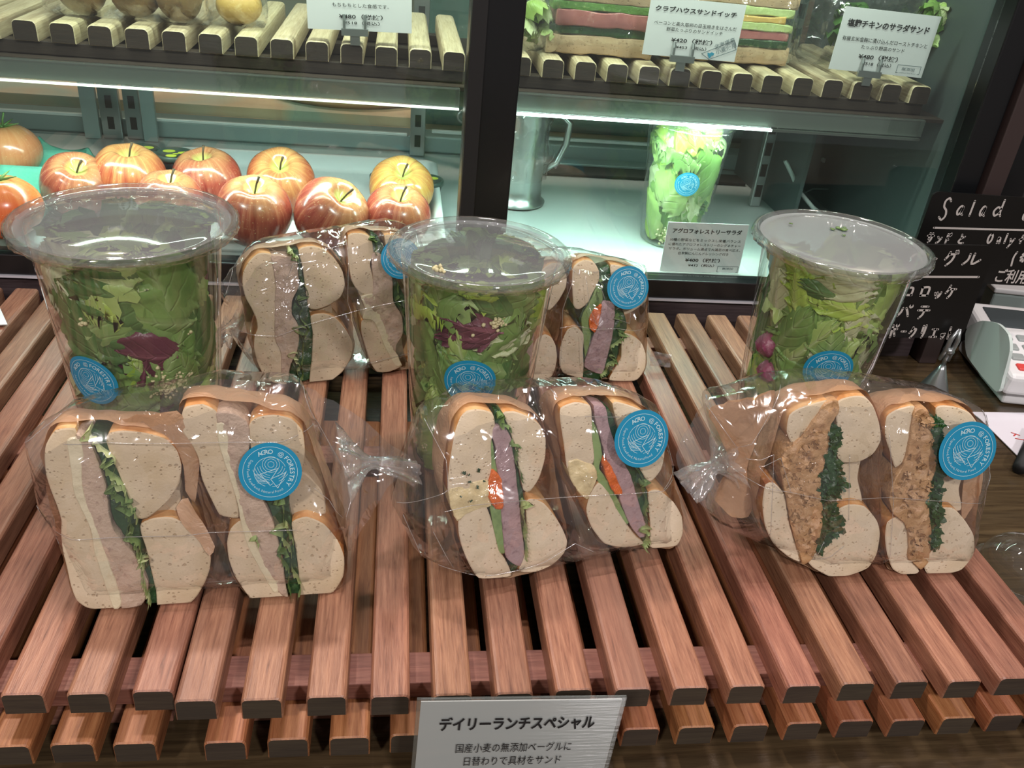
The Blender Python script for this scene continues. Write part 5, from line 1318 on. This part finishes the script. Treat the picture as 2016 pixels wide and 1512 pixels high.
def stamp(c):
    P = []
    def ln(a, b_, wd=.0006): return strokes([[(a[0]*c.w, a[1]*c.h), (b_[0]*c.w, b_[1]*c.h)]], wd)
    q = [(.63, .90), (.95, .62), (.99, .78), (.72, .99)]
    for i in range(4): P.append(ln(q[i], q[(i+1) % 4]))
    W, F = fit_text('北海道産', 0, .22*c.w, 0, None, .01); W2, F2 = fit_text('小麦使用', 0, .22*c.w, 0, None, .01)
    an = math.radians(-25); ca, sa = math.cos(an), math.sin(an)
    P.append(([(x*ca+y*sa+.765*c.w, (x*sa-y*ca)+.815*c.h) for x, y in W], F)); P.append(([(x*ca+y*sa+.79*c.w, (x*sa-y*ca)+.90*c.h) for x, y in W2], F2))
    isl = [(.70, .93), (.69, .87), (.715, .88), (.735, .86), (.765, .875), (.76, .91), (.74, .925), (.73, .96), (.715, .975), (.712, .945)]
    return [(M_INKG, P), (M_BLUEINK, [([(a*c.w, b_*c.h) for a, b_ in isl], [tuple(range(10))])])]
def boxmark(u0, u1, v0, v1):
    def f(c):
        P = [strokes([[(a*c.w, b_*c.h), (cc*c.w, d*c.h)]], .0005) for a, b_, cc, d in ((u0, v0, u1, v0), (u1, v0, u1, v1), (u0, v0, u0, v1), (u0, v1, u0+.02, v1), (u1-.02, v1, u1, v1))]
        return [(M_INKG, P)]
    return f
c1 = Card((1283, -8), (1470, 10), (1281, 108), .509)
card(c1, 'price card for the club house sandwich, blue stamp in its corner', [
    ('クラブハウスサンドイッチ', .06, .92, .235, .10, .03, M_INK), ('ベーコンと奥久慈卵の目玉焼きをはさんだ', .07, .95, .46, .07, .0, M_INK), ('野菜たっぷりのサンドイッチ', .21, .81, .555, .065, 0, M_INK),
    ('¥420（税抜）', .28, .72, .745, .09, .02, M_INK), ('¥453（税込）', .34, .67, .850, .065, .01, M_INK)], extra=stamp, clip=.42)
c2 = Card((1666, 12), (1854, 33), (1647, 137), .509)
card(c2, 'price card for the salt-koji chicken salad sandwich, at the right end of the shelf', [
    ('塩麹チキンのサラダサンド', .06, .92, .30, .125, .03, M_INK), ('有機玄米塩麹に漬け込んだローストチキンと', .05, .95, .52, .075, 0, M_INK), ('たっぷり野菜のサンド', .27, .73, .625, .065, 0, M_INK),
    ('¥480（税抜）', .27, .69, .79, .09, .02, M_INK), ('¥518（税込）', .33, .64, .885, .065, .01, M_INK), ('無添加', .76, .90, .905, .05, .01, M_INKG), ('additive free food', .74, .92, .955, .022, 0, M_INKG)], extra=boxmark(.71, .96, .82, .95), clip=.42)
c3 = Card((600, -62), (811, -50), (605, 56), .509)
card(c3, 'price card reading 480 yen left of the black post', [
    ('もちもちとした食感です。', .24, .78, .60, .07, 0, M_INK), ('¥480（税抜）', .30, .72, .80, .09, .02, M_INK), ('¥518（税込）', .34, .69, .895, .065, .01, M_INK)], clip=.45)
c4 = Card((1316, 437), (1475, 443), (1312, 534), .462)
card(c4, 'price card for the forestry salad standing on the case floor', [
    ('アグロフォレストリーサラダ', .07, .93, .21, .10, .03, M_INK), ('10種の野菜などをミックスし栄養バランス', .06, .94, .37, .060, 0, M_INK), ('に優れたアグロフォレストリーのシグネチャー', .05, .95, .46, .058, 0, M_INK), ('サラダ。ボリューム満点で大満足の食べ応え。', .06, .96, .55, .058, 0, M_INK), ('自家製にんじんドレッシング付き', .19, .82, .64, .058, 0, M_INK),
    ('¥400（税抜）', .29, .73, .79, .085, .02, M_INK), ('¥432（税込）', .34, .67, .885, .06, .01, M_INK), ('無添加', .78, .92, .93, .05, .01, M_INKG)], extra=boxmark(.72, .98, .86, .98))
c5 = Card((829, 1382), (1225, 1377), (826, 1592), -.022)
card(c5, 'white laminated daily lunch special sign in front of the trays', [
    ('デイリーランチスペシャル', .100, .885, .248, .125, .03, M_INK), ('国産小麦の無添加ベーグルに', .195, .79, .448, .085, 0, M_INK), ('日替わりで具材をサンド', .245, .75, .572, .085, 0, M_INK), ('アグロフォレストリーのシグネチャー', .105, .885, .690, .075, 0, M_INK), ('サンド', .40, .60, .80, .075, 0, M_INK)], lam=.0018, name='menu_sign')
V, F = boxVF((c5.at(c5.w*.5, c5.h)).x-.012, (c5.at(c5.w*.5, c5.h)).x+.012, -.030, -.012, ZC+.0005, ZC+.006)

# ================================================================== UPPER SHELF FOOD
SZ = .1940
def poly_block(name, P2, y0, y1, mt, parent, x0, z0, amp=.0008, seed=0):
    pl = Plane((x0, y0, z0), 0); Q = smooth_poly(P2, .004)
    return layer(name, pl, Q, (mt, mt), parent, y1-y0, .0008, .005, .001, 0, .001, .003, seed, 0, .03, 10.0)
def club(x0, x1, y0, y1, label, rows, seed):
    root = thing('club_sandwich', ((x0+x1)/2, y0, SZ), label, 'sandwich'); rnd = random.Random(seed); z = .001; wd = x1-x0
    for nm, mt, hh, pad in rows:
        n = 12; top = [(wd*(1-i/n)-pad if i == 0 else wd*(1-i/n)+(pad if i == n else 0), z+hh+rnd.uniform(-.0012, .0012)) for i in range(n+1)]
        bot = [(pad+(wd-2*pad)*i/n, z+rnd.uniform(-.0008, .0008)) for i in range(n+1)]
        poly_block(nm, bot+top, y0+rnd.uniform(0, .002), y1, mt, root, x0, SZ, .001, seed); z += hh*.97
    return root
M_EGGY = speck('yellow_filling', srgb(228, 196, 120), srgb(214, 170, 84), srgb(236, 226, 190), 80); M_LET = speck('lettuce_edges', srgb(120, 160, 80), srgb(60, 110, 52), srgb(190, 214, 140), 90, .35, .8); M_LETP = speck('pale_lettuce_edges', srgb(206, 220, 160), srgb(176, 200, 120), srgb(232, 236, 206), 90, .35, .8)
a = Pz(1082, 82, SZ); 
club(.222, .318, .530, .590, 'thick club sandwich with ham left of the club house price card', [('bread', M_CRUMBT, .016, .0), ('leafy_filling', M_DARKGREEN, .008, .002), ('ham', M_HAM, .013, .006), ('leafy_filling', M_LET, .007, .002), ('bread', M_CRUMBT, .016, .001)], 21)
club(.330, .452, .545, .600, 'thick club sandwich with shredded carrot right of the club house price card', [('bread', M_CRUMBT, .015, .0), ('leafy_filling', M_DARKGREEN, .007, .003), ('ham', M_HAM, .008, .004), ('leafy_filling', M_LETP, .007, .002), ('carrot', M_EGGY, .006, .010), ('leafy_filling', M_LETP, .008, .003), ('bread', M_CRUMBT, .014, .001)], 22)
def wrapbag(x0, x1, y0, y1, h, label, seed, parent_name='wrapper_bag'):
    pl = Plane((x0, y0, SZ), 4); wd = x1-x0
    root = thing(parent_name, ((x0+x1)/2, y0, SZ), label, 'bag')
    Q = smooth_poly([(0, .001), (wd*.5, .0006), (wd, .001), (wd+.004, h*.3), (wd+.001, h*.7), (wd-.004, h), (wd*.5, h+.004), (.004, h), (-.003, h*.6), (-.004, h*.25)], .004)
    bag(pl, Q, root, y1-y0, -.004, seed, name='film', amp=.0022); return root
wrapbag(.214, .326, .528, .600, .074, 'clear bag around the ham club sandwich', 31)
wrapbag(.327, .458, .540, .612, .076, 'clear bag around the carrot club sandwich', 32)
def lettuce_heap(x, y, z, r, n, root, cols, seed, zs=1.0):
    rnd = random.Random(seed); c = Cup(x, y, z, .09, r*1.5, r*1.4)
    for i in range(n):
        a = rnd.uniform(0, 6.28); rr = r*.6*math.sqrt(rnd.random()); heap_leaf(c, rr*math.cos(a), rr*math.sin(a)*.6, .008+rnd.random()*r*1.4*zs, r*rnd.uniform(.4, .7), r*rnd.uniform(.9, 1.4), rnd, LEAFM[rnd.choice(cols)], root, seed*50+i, r*.16, 9, .088)
r_ = wrapbag(.190, .232, .520, .56, .066, 'small clear bag of pale lettuce right beside the black post', 33); s_ = thing('lettuce_bunch', (.212, .54, SZ), 'pale lettuce bunch in the small bag beside the black post', 'lettuce'); lettuce_heap(.212, .54, SZ+.002, .018, 10, s_, (2, 3, 2), 3)
r_ = wrapbag(.478, .590, .560, .62, .080, 'crumpled clear bag behind the chicken sandwich price card', 34)
s_ = thing('lettuce_bunch', (.600, .56, SZ), 'pale lettuce at the far right end of the shelf', 'lettuce'); lettuce_heap(.588, .555, SZ+.024, .020, 12, s_, (2, 3, 0), 5)
s_ = thing('lettuce_bunch', (.53, .59, SZ), 'dark greens inside the crumpled bag behind the chicken price card', 'lettuce'); lettuce_heap(.53, .59, SZ+.002, .026, 12, s_, (1, 1, 0), 6)
# brown rolls in a bag, left
M_ROLL = speck('seeded_roll', srgb(110, 84, 52), srgb(140, 112, 66), srgb(70, 52, 34), 90, .4)
M_ROLLY = speck('yellow_roll', srgb(206, 172, 96), srgb(184, 146, 74), srgb(226, 200, 140), 90, .4)
def roll(x, y, rx, rz, mt, label):
    root = thing('bread_roll', (x, y, SZ), label, 'bread roll')
    V, F = latheVF([(max(.0003, rx*math.sin(math.pi*i/14)), rz*(1-math.cos(math.pi*i/14))) for i in range(15)], (x, y, SZ), 32, lambda a, b, t: (a*(1+.05*math.sin(3*t+x*90)), b))
    mesh('crust', V, F, mt, root)
    V, F = latheVF([(rx*.16, rz*1.80), (rx*.24, rz*1.98), (rx*.10, rz*2.01), (.0003, rz*1.96)], (x, y, SZ), 20); mesh('top_knot', V, F, mt, root)
roll(-.168, .548, .020, .022, M_ROLL, 'brown bread roll at the left in the bag on the left shelf')
roll(-.128, .552, .021, .022, M_ROLL, 'brown bread roll in the middle of the bag on the left shelf')
roll(-.090, .546, .019, .022, M_ROLL, 'brown bread roll at the right in the bag on the left shelf')
wrapbag(-.194, -.066, .520, .58, .064, 'clear bag of brown bread rolls on the left shelf', 35)
roll(-.044, .556, .019, .016, M_ROLLY, 'yellow bread roll just right of the bagged brown rolls')
wrapbag(-.066, -.022, .530, .58, .05, 'small clear bag around the yellow bread roll', 36)

# ================================================================== RIGHT: BLACK BOARDS, CLIP STAND, CARD TERMINAL
K = {'サ': [[(0, .7), (1, .72)], [(.28, 1), (.28, .35)], [(.72, 1), (.72, .55), (.62, .2), (.35, 0)]], 'ン': [[(.1, .85), (.38, .65)], [(.08, .03), (.55, .2), (.98, .75)]],
 'ド': [[(.3, 1), (.3, 0)], [(.3, .6), (.7, .4)], [(.7, 1), (.8, .8)], [(.92, 1.08), (1.0, .9)]], 'と': [[(.3, 1), (.4, .6)], [(.88, .78), (.35, .52), (.1, .2), (.4, .0), (.92, .03)]],
 'ベ': [[(0, .4), (.35, .75), (1, .1)], [(.65, 1), (.75, .8)], [(.85, 1.05), (.95, .85)]], 'ー': [[(0, .5), (1, .5)]], 'グ': [[(.3, 1), (.2, .7), (0, .45)], [(.3, .82), (.78, .8), (.66, .35), (.25, 0)], [(.85, 1.08), (.92, .9)], [(1.02, 1.1), (1.1, .92)]],
 'ル': [[(.28, .9), (.25, .4), (0, 0)], [(.55, .95), (.55, .05), (1, .4)]], 'コ': [[(.1, .85), (.9, .85), (.88, .1)], [(.05, .1), (.95, .1)]], 'ロ': [[(.1, .9), (.12, .05)], [(.1, .9), (.9, .9), (.88, .08)], [(.12, .1), (.9, .1)]],
 'ッ': [[(.1, .6), (.2, .35)], [(.4, .65), (.5, .4)], [(.88, .68), (.7, .2), (.4, 0)]], 'ケ': [[(.3, 1), (.2, .65), (0, .4)], [(.25, .72), (1, .72)], [(.65, .7), (.6, .3), (.35, 0)]],
 'パ': [[(.28, .75), (.2, .4), (0, .1)], [(.55, .75), (.72, .45), (.85, .1)], [(.9, 1), (1, .9), (.9, .8), (.8, .9), (.9, 1)]], 'テ': [[(.2, .95), (.8, .95)], [(0, .65), (1, .65)], [(.55, .65), (.5, .3), (.25, 0)]],
 'ポ': [[(0, .7), (1, .7)], [(.5, 1), (.5, .02)], [(.25, .5), (.08, .15)], [(.75, .5), (.92, .15)], [(.95, 1.1), (1.05, 1), (.95, .9), (.85, 1), (.95, 1.1)]], 'ク': [[(.35, 1), (.25, .7), (0, .45)], [(.32, .82), (.85, .82), (.7, .35), (.3, 0)]],
 'リ': [[(.2, .95), (.2, .4)], [(.75, 1), (.72, .4), (.45, 0)]], 'エ': [[(.1, .9), (.9, .9)], [(.5, .9), (.5, .08)], [(0, .08), (1, .08)]], 'ト': [[(.35, 1), (.35, 0)], [(.35, .6), (.8, .4)]],
 'S': [[(.9, .88), (.6, 1.02), (.2, .88), (.25, .6), (.7, .42), (.85, .15), (.5, -.05), (.05, .08)]], 'a': [[(.85, .62), (.4, .68), (.05, .3), (.3, .0), (.7, .2), (.85, .6), (.8, .15), (1.05, .0)]], 'l': [[(.45, 1.1), (.45, .0)]],
 'd': [[(.75, .5), (.35, .62), (.05, .3), (.3, .0), (.7, .2)], [(.78, 1.15), (.78, .3), (.95, .0)]], 'O': [[(.5, 1), (.1, .75), (.1, .25), (.5, .0), (.9, .3), (.88, .75), (.5, 1)]], 'n': [[(.1, .65), (.12, 0)], [(.12, .45), (.5, .65), (.75, .4), (.8, 0)]],
 'y': [[(.1, .62), (.45, .12)], [(.9, .66), (.45, 0), (.1, -.4)]], '&': [[(.9, .0), (.3, .75), (.5, 1), (.7, .8), (.1, .3), (.4, .0), (.9, .4)]], '+': [[(0, .4), (1, .5)], [(.5, .9), (.45, 0)]], '(': [[(.8, 1.1), (.25, .6), (.7, -.1)]]}
def board(label, tl, tr, bl, Y, lines, texts, fonts=(), wd=.0016, rnd_c=.006):
    c = Card(tl, tr, bl, Y); root = thing('menu_board', c.at(c.w/2, c.h), label, 'sign')
    Q = []
    for cx, cy, a0 in ((c.w-rnd_c, rnd_c, -90), (c.w-rnd_c, c.h-rnd_c, 0), (rnd_c, c.h-rnd_c, 90), (rnd_c, rnd_c, 180)):
        for k in range(6): a = math.radians(a0+18*k); Q.append((cx+rnd_c*math.cos(a), cy+rnd_c*math.sin(a)))
    n = len(Q); V = [c.at(a, b_, 0) for a, b_ in Q]+[c.at(a, b_, -.002) for a, b_ in Q]
    mesh('board', V, [tuple(reversed(range(n))), tuple(range(n, 2*n))]+[(i, (i+1) % n, n+(i+1) % n, n+i) for i in range(n)], plain('board_black', srgb(16, 16, 15), .35), root, False)
    P = []
    def loc(px, py):
        p = Py(px, py, Y)-c.TL; return p.dot(c.u), p.dot(c.v)
    for ln in lines: P.append(strokes([[loc(*q) for q in ln]], wd))
    for s, x0, y0, x1, y1 in texts:
        # char box: lower left px (x0,y0), upper right px (x1,y1)
        a0, b0 = loc(x0, y0); a1, b1 = loc(x1, y1)
        P.append(strokes([[(a0+(a1-a0)*u, b0+(b1-b0)*v) for u, v in st] for st in K[s]], wd))
    for s, x0, y0, x1, h in fonts:
        a0, b0 = loc(x0, y0); a1, b1 = loc(x1, y0); W, F = fit_text(s, a0, a1, 0, h, .02); P.append(([(x, b0-y) for x, y in W], F))
    W, F = merge(P); mesh('handwriting', [c.at(x, y, .0005) for x, y in W], F, M_CHALK, root, False)
    return c, root
b2, r2 = board('larger black menu board behind, headed Salad in white marker', (1838, 377), (2130, 397), (1812, 552), .405, [[(1838, 448), (2060, 454)]],
    [('S', 1846, 430, 1875, 391), ('a', 1881, 422, 1902, 398), ('l', 1906, 424, 1920, 398), ('a', 1926, 424, 1946, 398), ('d', 1952, 424, 1980, 398), ('&', 2010, 432, 2034, 402),
     ('サ', 1822, 476, 1840, 459), ('ン', 1841, 478, 1855, 464), ('ド', 1857, 479, 1873, 461), ('と', 1884, 478, 1902, 462), ('O', 1941, 478, 1957, 460), ('n', 1961, 478, 1974, 462), ('l', 1975, 478, 1984, 462), ('y', 1984, 480, 2000, 464), ('+', 2004, 478, 2018, 462),
     ('(', 1988, 520, 2002, 498)], [('※', 2003, 516, 2020, .010), ('ご利用', 1955, 556, 2018, .014)], .0018)
b1, r1 = board('smaller black menu board in front, listing bagel fillings in white marker', (1640, 478), (1962, 484), (1612, 664), .365, [[(1700, 544), (1926, 545)]],
    [('ベ', 1790, 516, 1822, 494), ('ー', 1836, 518, 1846, 500), ('グ', 1856, 522, 1885, 496), ('ル', 1894, 520, 1934, 498), ('コ', 1778, 582, 1800, 564), ('ロ', 1809, 583, 1832, 564), ('ッ', 1836, 586, 1856, 570), ('ケ', 1858, 586, 1884, 562),
     ('パ', 1765, 624, 1797, 600), ('テ', 1802, 626, 1832, 602), ('ポ', 1742, 664, 1768, 640), ('ー', 1772, 660, 1785, 644), ('ク', 1787, 664, 1806, 644), ('リ', 1809, 664, 1826, 640), ('エ', 1829, 664, 1848, 646), ('ッ', 1849, 666, 1862, 652), ('ト', 1862, 666, 1876, 644)], (), .0020, .010)
# cone clip stand
P = Pz(1832, 782, ZC); cone = thing('clip_stand', (P.x, P.y, ZC), 'brushed steel cone stand with a crocodile clip holding the smaller board', 'sign holder')
V, F = latheVF([(.0005, .0003), (.0150, .0003), (.0158, .0012), (.0155, .003), (.0040, .030), (.0026, .034), (.0005, .0345)], (P.x, P.y, ZC), 40); mesh('cone', V, F, M_STEEL, cone)
t0 = Vector((P.x, P.y, ZC+.034)); t1 = Py(1868, 690, P.y); t2 = Py(1890, 648, P.y)
V, F = tubeVF([t0, t0.lerp(t1, .6), t1], .0020, 8); mesh('neck', V, F, M_STEEL, cone)
d = (t2-t1).normalized(); sd = Vector((d.z, 0, -d.x)); ps = []
for s in (-1, 1):
    ps.append(tubeVF([t1+sd*s*.0045-d*.010, t1+sd*s*.0030, t1.lerp(t2, .5)+sd*s*.0034, t2+sd*s*.0006], [.0016, .0022, .0022, .0010], 8))
ps.append(tubeVF([t1-Vector((0, .004, 0)), t1+Vector((0, .004, 0))], .0034, 12)); V, F = merge(ps); mesh('crocodile_clip', V, F, M_STEEL, cone)

# card terminal
def oriented_box(name, O, ux, uy, uz, dims, mt, parent, bev=.002):
    ux, uy, uz = ux.normalized(), uy.normalized(), uz.normalized(); a, b_, c = dims
    V = [O+ux*i*a+uy*j*b_+uz*k*c for k in (0, 1) for i, j in ((0, 0), (1, 0), (1, 1), (0, 1))]
    o = mesh(name, V, [(3, 2, 1, 0), (4, 5, 6, 7), (0, 1, 5, 4), (1, 2, 6, 5), (2, 3, 7, 6), (3, 0, 4, 7)], mt, parent, False)
    m = o.modifiers.new('bevel', 'BEVEL'); m.width = bev; m.segments = 3; return o
A = Pz(1966, 806, ZC); B = Pz(1894, 716, ZC); hy = (B-A).normalized(); ux = Vector((hy.y, -hy.x, 0)); up = Vector((0, 0, 1))
term = thing('card_terminal', (A.x+.04, A.y+.05, ZC), 'white card payment terminal with grey and red keys behind the cone stand', 'card reader')
oriented_box('base', A+ux*.006+hy*.010+up*.0006, ux, hy, up, (.080, .105, .012), M_WHITEP, term, .003)
tl_ = math.radians(9); uy = hy*math.cos(tl_)+up*math.sin(tl_); uz = ux.cross(uy)
O = A+up*.0135-ux*.002+hy*.002
body = oriented_box('body', O, ux, uy, uz, (.090, .120, .022), M_WHITEP, term, .005)
Q = [(.000, .001), (.066, .001), (.085, .016), (.083, .026), (.066, .040), (.040, .050), (.018, .050), (.006, .040), (.0, .018)]
Q = smooth_poly(Q, .003); n = len(Q); V = [O-ux*.003+hy*(a+.004)+up*b_ for a, b_ in Q]+[O-ux*.0002+hy*(a+.004)+up*b_ for a, b_ in Q]
mesh('side_shield', V, [tuple(range(n)), tuple(range(2*n-1, n-1, -1))]+[(i, n+i, n+(i+1) % n, (i+1) % n) for i in range(n)], plain('shield_white', srgb(200, 214, 208), .35), term, False)
oriented_box('slot', O+ux*.018-uy*.0006+uz*.008, ux, uy, uz, (.060, .003, .0026), M_BLACKM, body, .0004)
oriented_box('screen', O+ux*.012+uy*.078+uz*.0207, ux, uy, uz, (.066, .032, .0025), M_SCREEN, body, .0008)
for i in range(4):
    for j in range(4):
        oriented_box('key', O+ux*(.010+i*.0175)+uy*(.010+j*.0155)+uz*.0207, ux, uy, uz, (.0125, .0095, .0032), M_RED if (i == 0 and j == 0) else M_GREYP, body, .0015)
C_ = Pz(1938, 626, ZC); pr = thing('receipt_printer', (C_.x+.05, C_.y+.04, ZC), 'white box-shaped register unit with a dark screen behind the card terminal', 'register')
oriented_box('body', C_+up*.0006, ux, hy, up, (.14, .12, .030), plain('unit_side_grey', srgb(150, 166, 162), .4), pr, .003)
oriented_box('top_cover', C_+up*.0308-ux*.002-hy*.002, ux, hy, up, (.144, .124, .006), M_WHITEP, pr, .002)
oriented_box('screen', C_+up*.0370+ux*.030+hy*.020, ux, hy, up, (.08, .05, .0015), M_SCREEN, pr, .0005)
# white leaflet and black pen below the terminal
q = [Pz(1912, 812, ZC+.001), Pz(2060, 814, ZC+.001), Pz(2090, 1000, ZC+.001), Pz(2010, 905, ZC+.001), Pz(1930, 826, ZC+.001)]
V = q+[p+Vector((0, 0, .0006)) for p in q]; leaf_ = mesh('leaflet', V, [(4, 3, 2, 1, 0), (5, 6, 7, 8, 9)]+[(i, (i+1) % 5, 5+(i+1) % 5, 5+i) for i in range(5)], plain('leaflet_paper', srgb(226, 222, 230), .5), None, False); tag(leaf_, 'white leaflet on the counter in front of the card terminal', 'paper')
W, F = strokes([[(0, 0), (.004, .003)], [(.001, .005), (.006, .001)], [(-.001, -.004), (.006, -.006)]], .0012); p = Pz(1996, 858, ZC+.0018)
mesh('red_print', [(p.x+x, p.y+y, ZC+.0018) for x, y in W], F, M_RED, leaf_, False)
a = Pz(2008, 922, ZC+.006); b_ = Pz(2040, 850, ZC+.006); V, F = tubeVF([a, b_], .0055, 12); tag(mesh('pen', V, F, M_BLACKM), 'black rod-like pen on the white leaflet at the right edge', 'pen')
# clear glass dome on the counter
P = Pz(1990, 1128, ZC); root = thing('glass_dome', (P.x+.004, P.y, ZC), 'small clear glass dome on the counter at the right edge', 'glass dome')
M_DOME = film('dome_glass', (.93, .93, .88, 1), .03, .07, .8, .02)
V, F = latheVF([(.0255, .0004), (.0262, .002), (.0250, .006)]+[(.025*math.cos(math.radians(a)), .006+.022*math.sin(math.radians(a))) for a in range(8, 90, 8)]+[(.0003, .028)], (P.x+.004, P.y, ZC), 48); mesh('dome', V, F, M_DOME, root)
V, F = latheVF([(.0300, .0003), (.0300, .0012), (.0262, .0024), (.0258, .0012)], (P.x+.004, P.y, ZC), 48); mesh('foot_ring', V, F, M_CUP, root)
# corner of a white price card lying at the left on the trays
c6 = Card((-60, 606), (0, 606), (-62, 642), .30); 
p = [Pz(-40, 600, .002), Pz(0, 607, .002), Pz(15, 640, .002), Pz(-40, 642, .002)]
V = p+[v+Vector((0, 0, .0008)) for v in p]; tag(mesh('paper_slip', V, [(3, 2, 1, 0), (4, 5, 6, 7), (0, 1, 5, 4), (1, 2, 6, 5), (2, 3, 7, 6), (3, 0, 4, 7)], M_WHITEP, None, False), 'white paper slip on the left slatted tray at the frame edge', 'paper')

# repeats share a group
GR = {'apple': 'apples on the white tray', 'bagel_sandwich': 'halved bagel sandwiches in clear bags', 'cellophane_bag': 'clear bags around the bagel sandwiches', 'dip_jar': 'lemon-lidded black jars', 'tomato': 'tomatoes in the egg carton',
      'price_card': 'price cards in the display case', 'green_salad': 'salads inside the clear cups', 'bread_roll': 'bread rolls on the shelf', 'club_sandwich': 'club sandwiches on the shelf', 'wrapper_bag': 'clear bags on the shelf',
      'lettuce_bunch': 'lettuce on the shelf', 'menu_board': 'black menu boards', 'slatted_tray': 'reddish slatted trays', 'shelf_tray': 'pale slatted trays on the shelf'}
for o in SC.objects:
    if o.parent is None and 'label' in o and 'group' not in o:
        g = GR.get(o.name.split('.')[0])
        if g: o['group'] = g
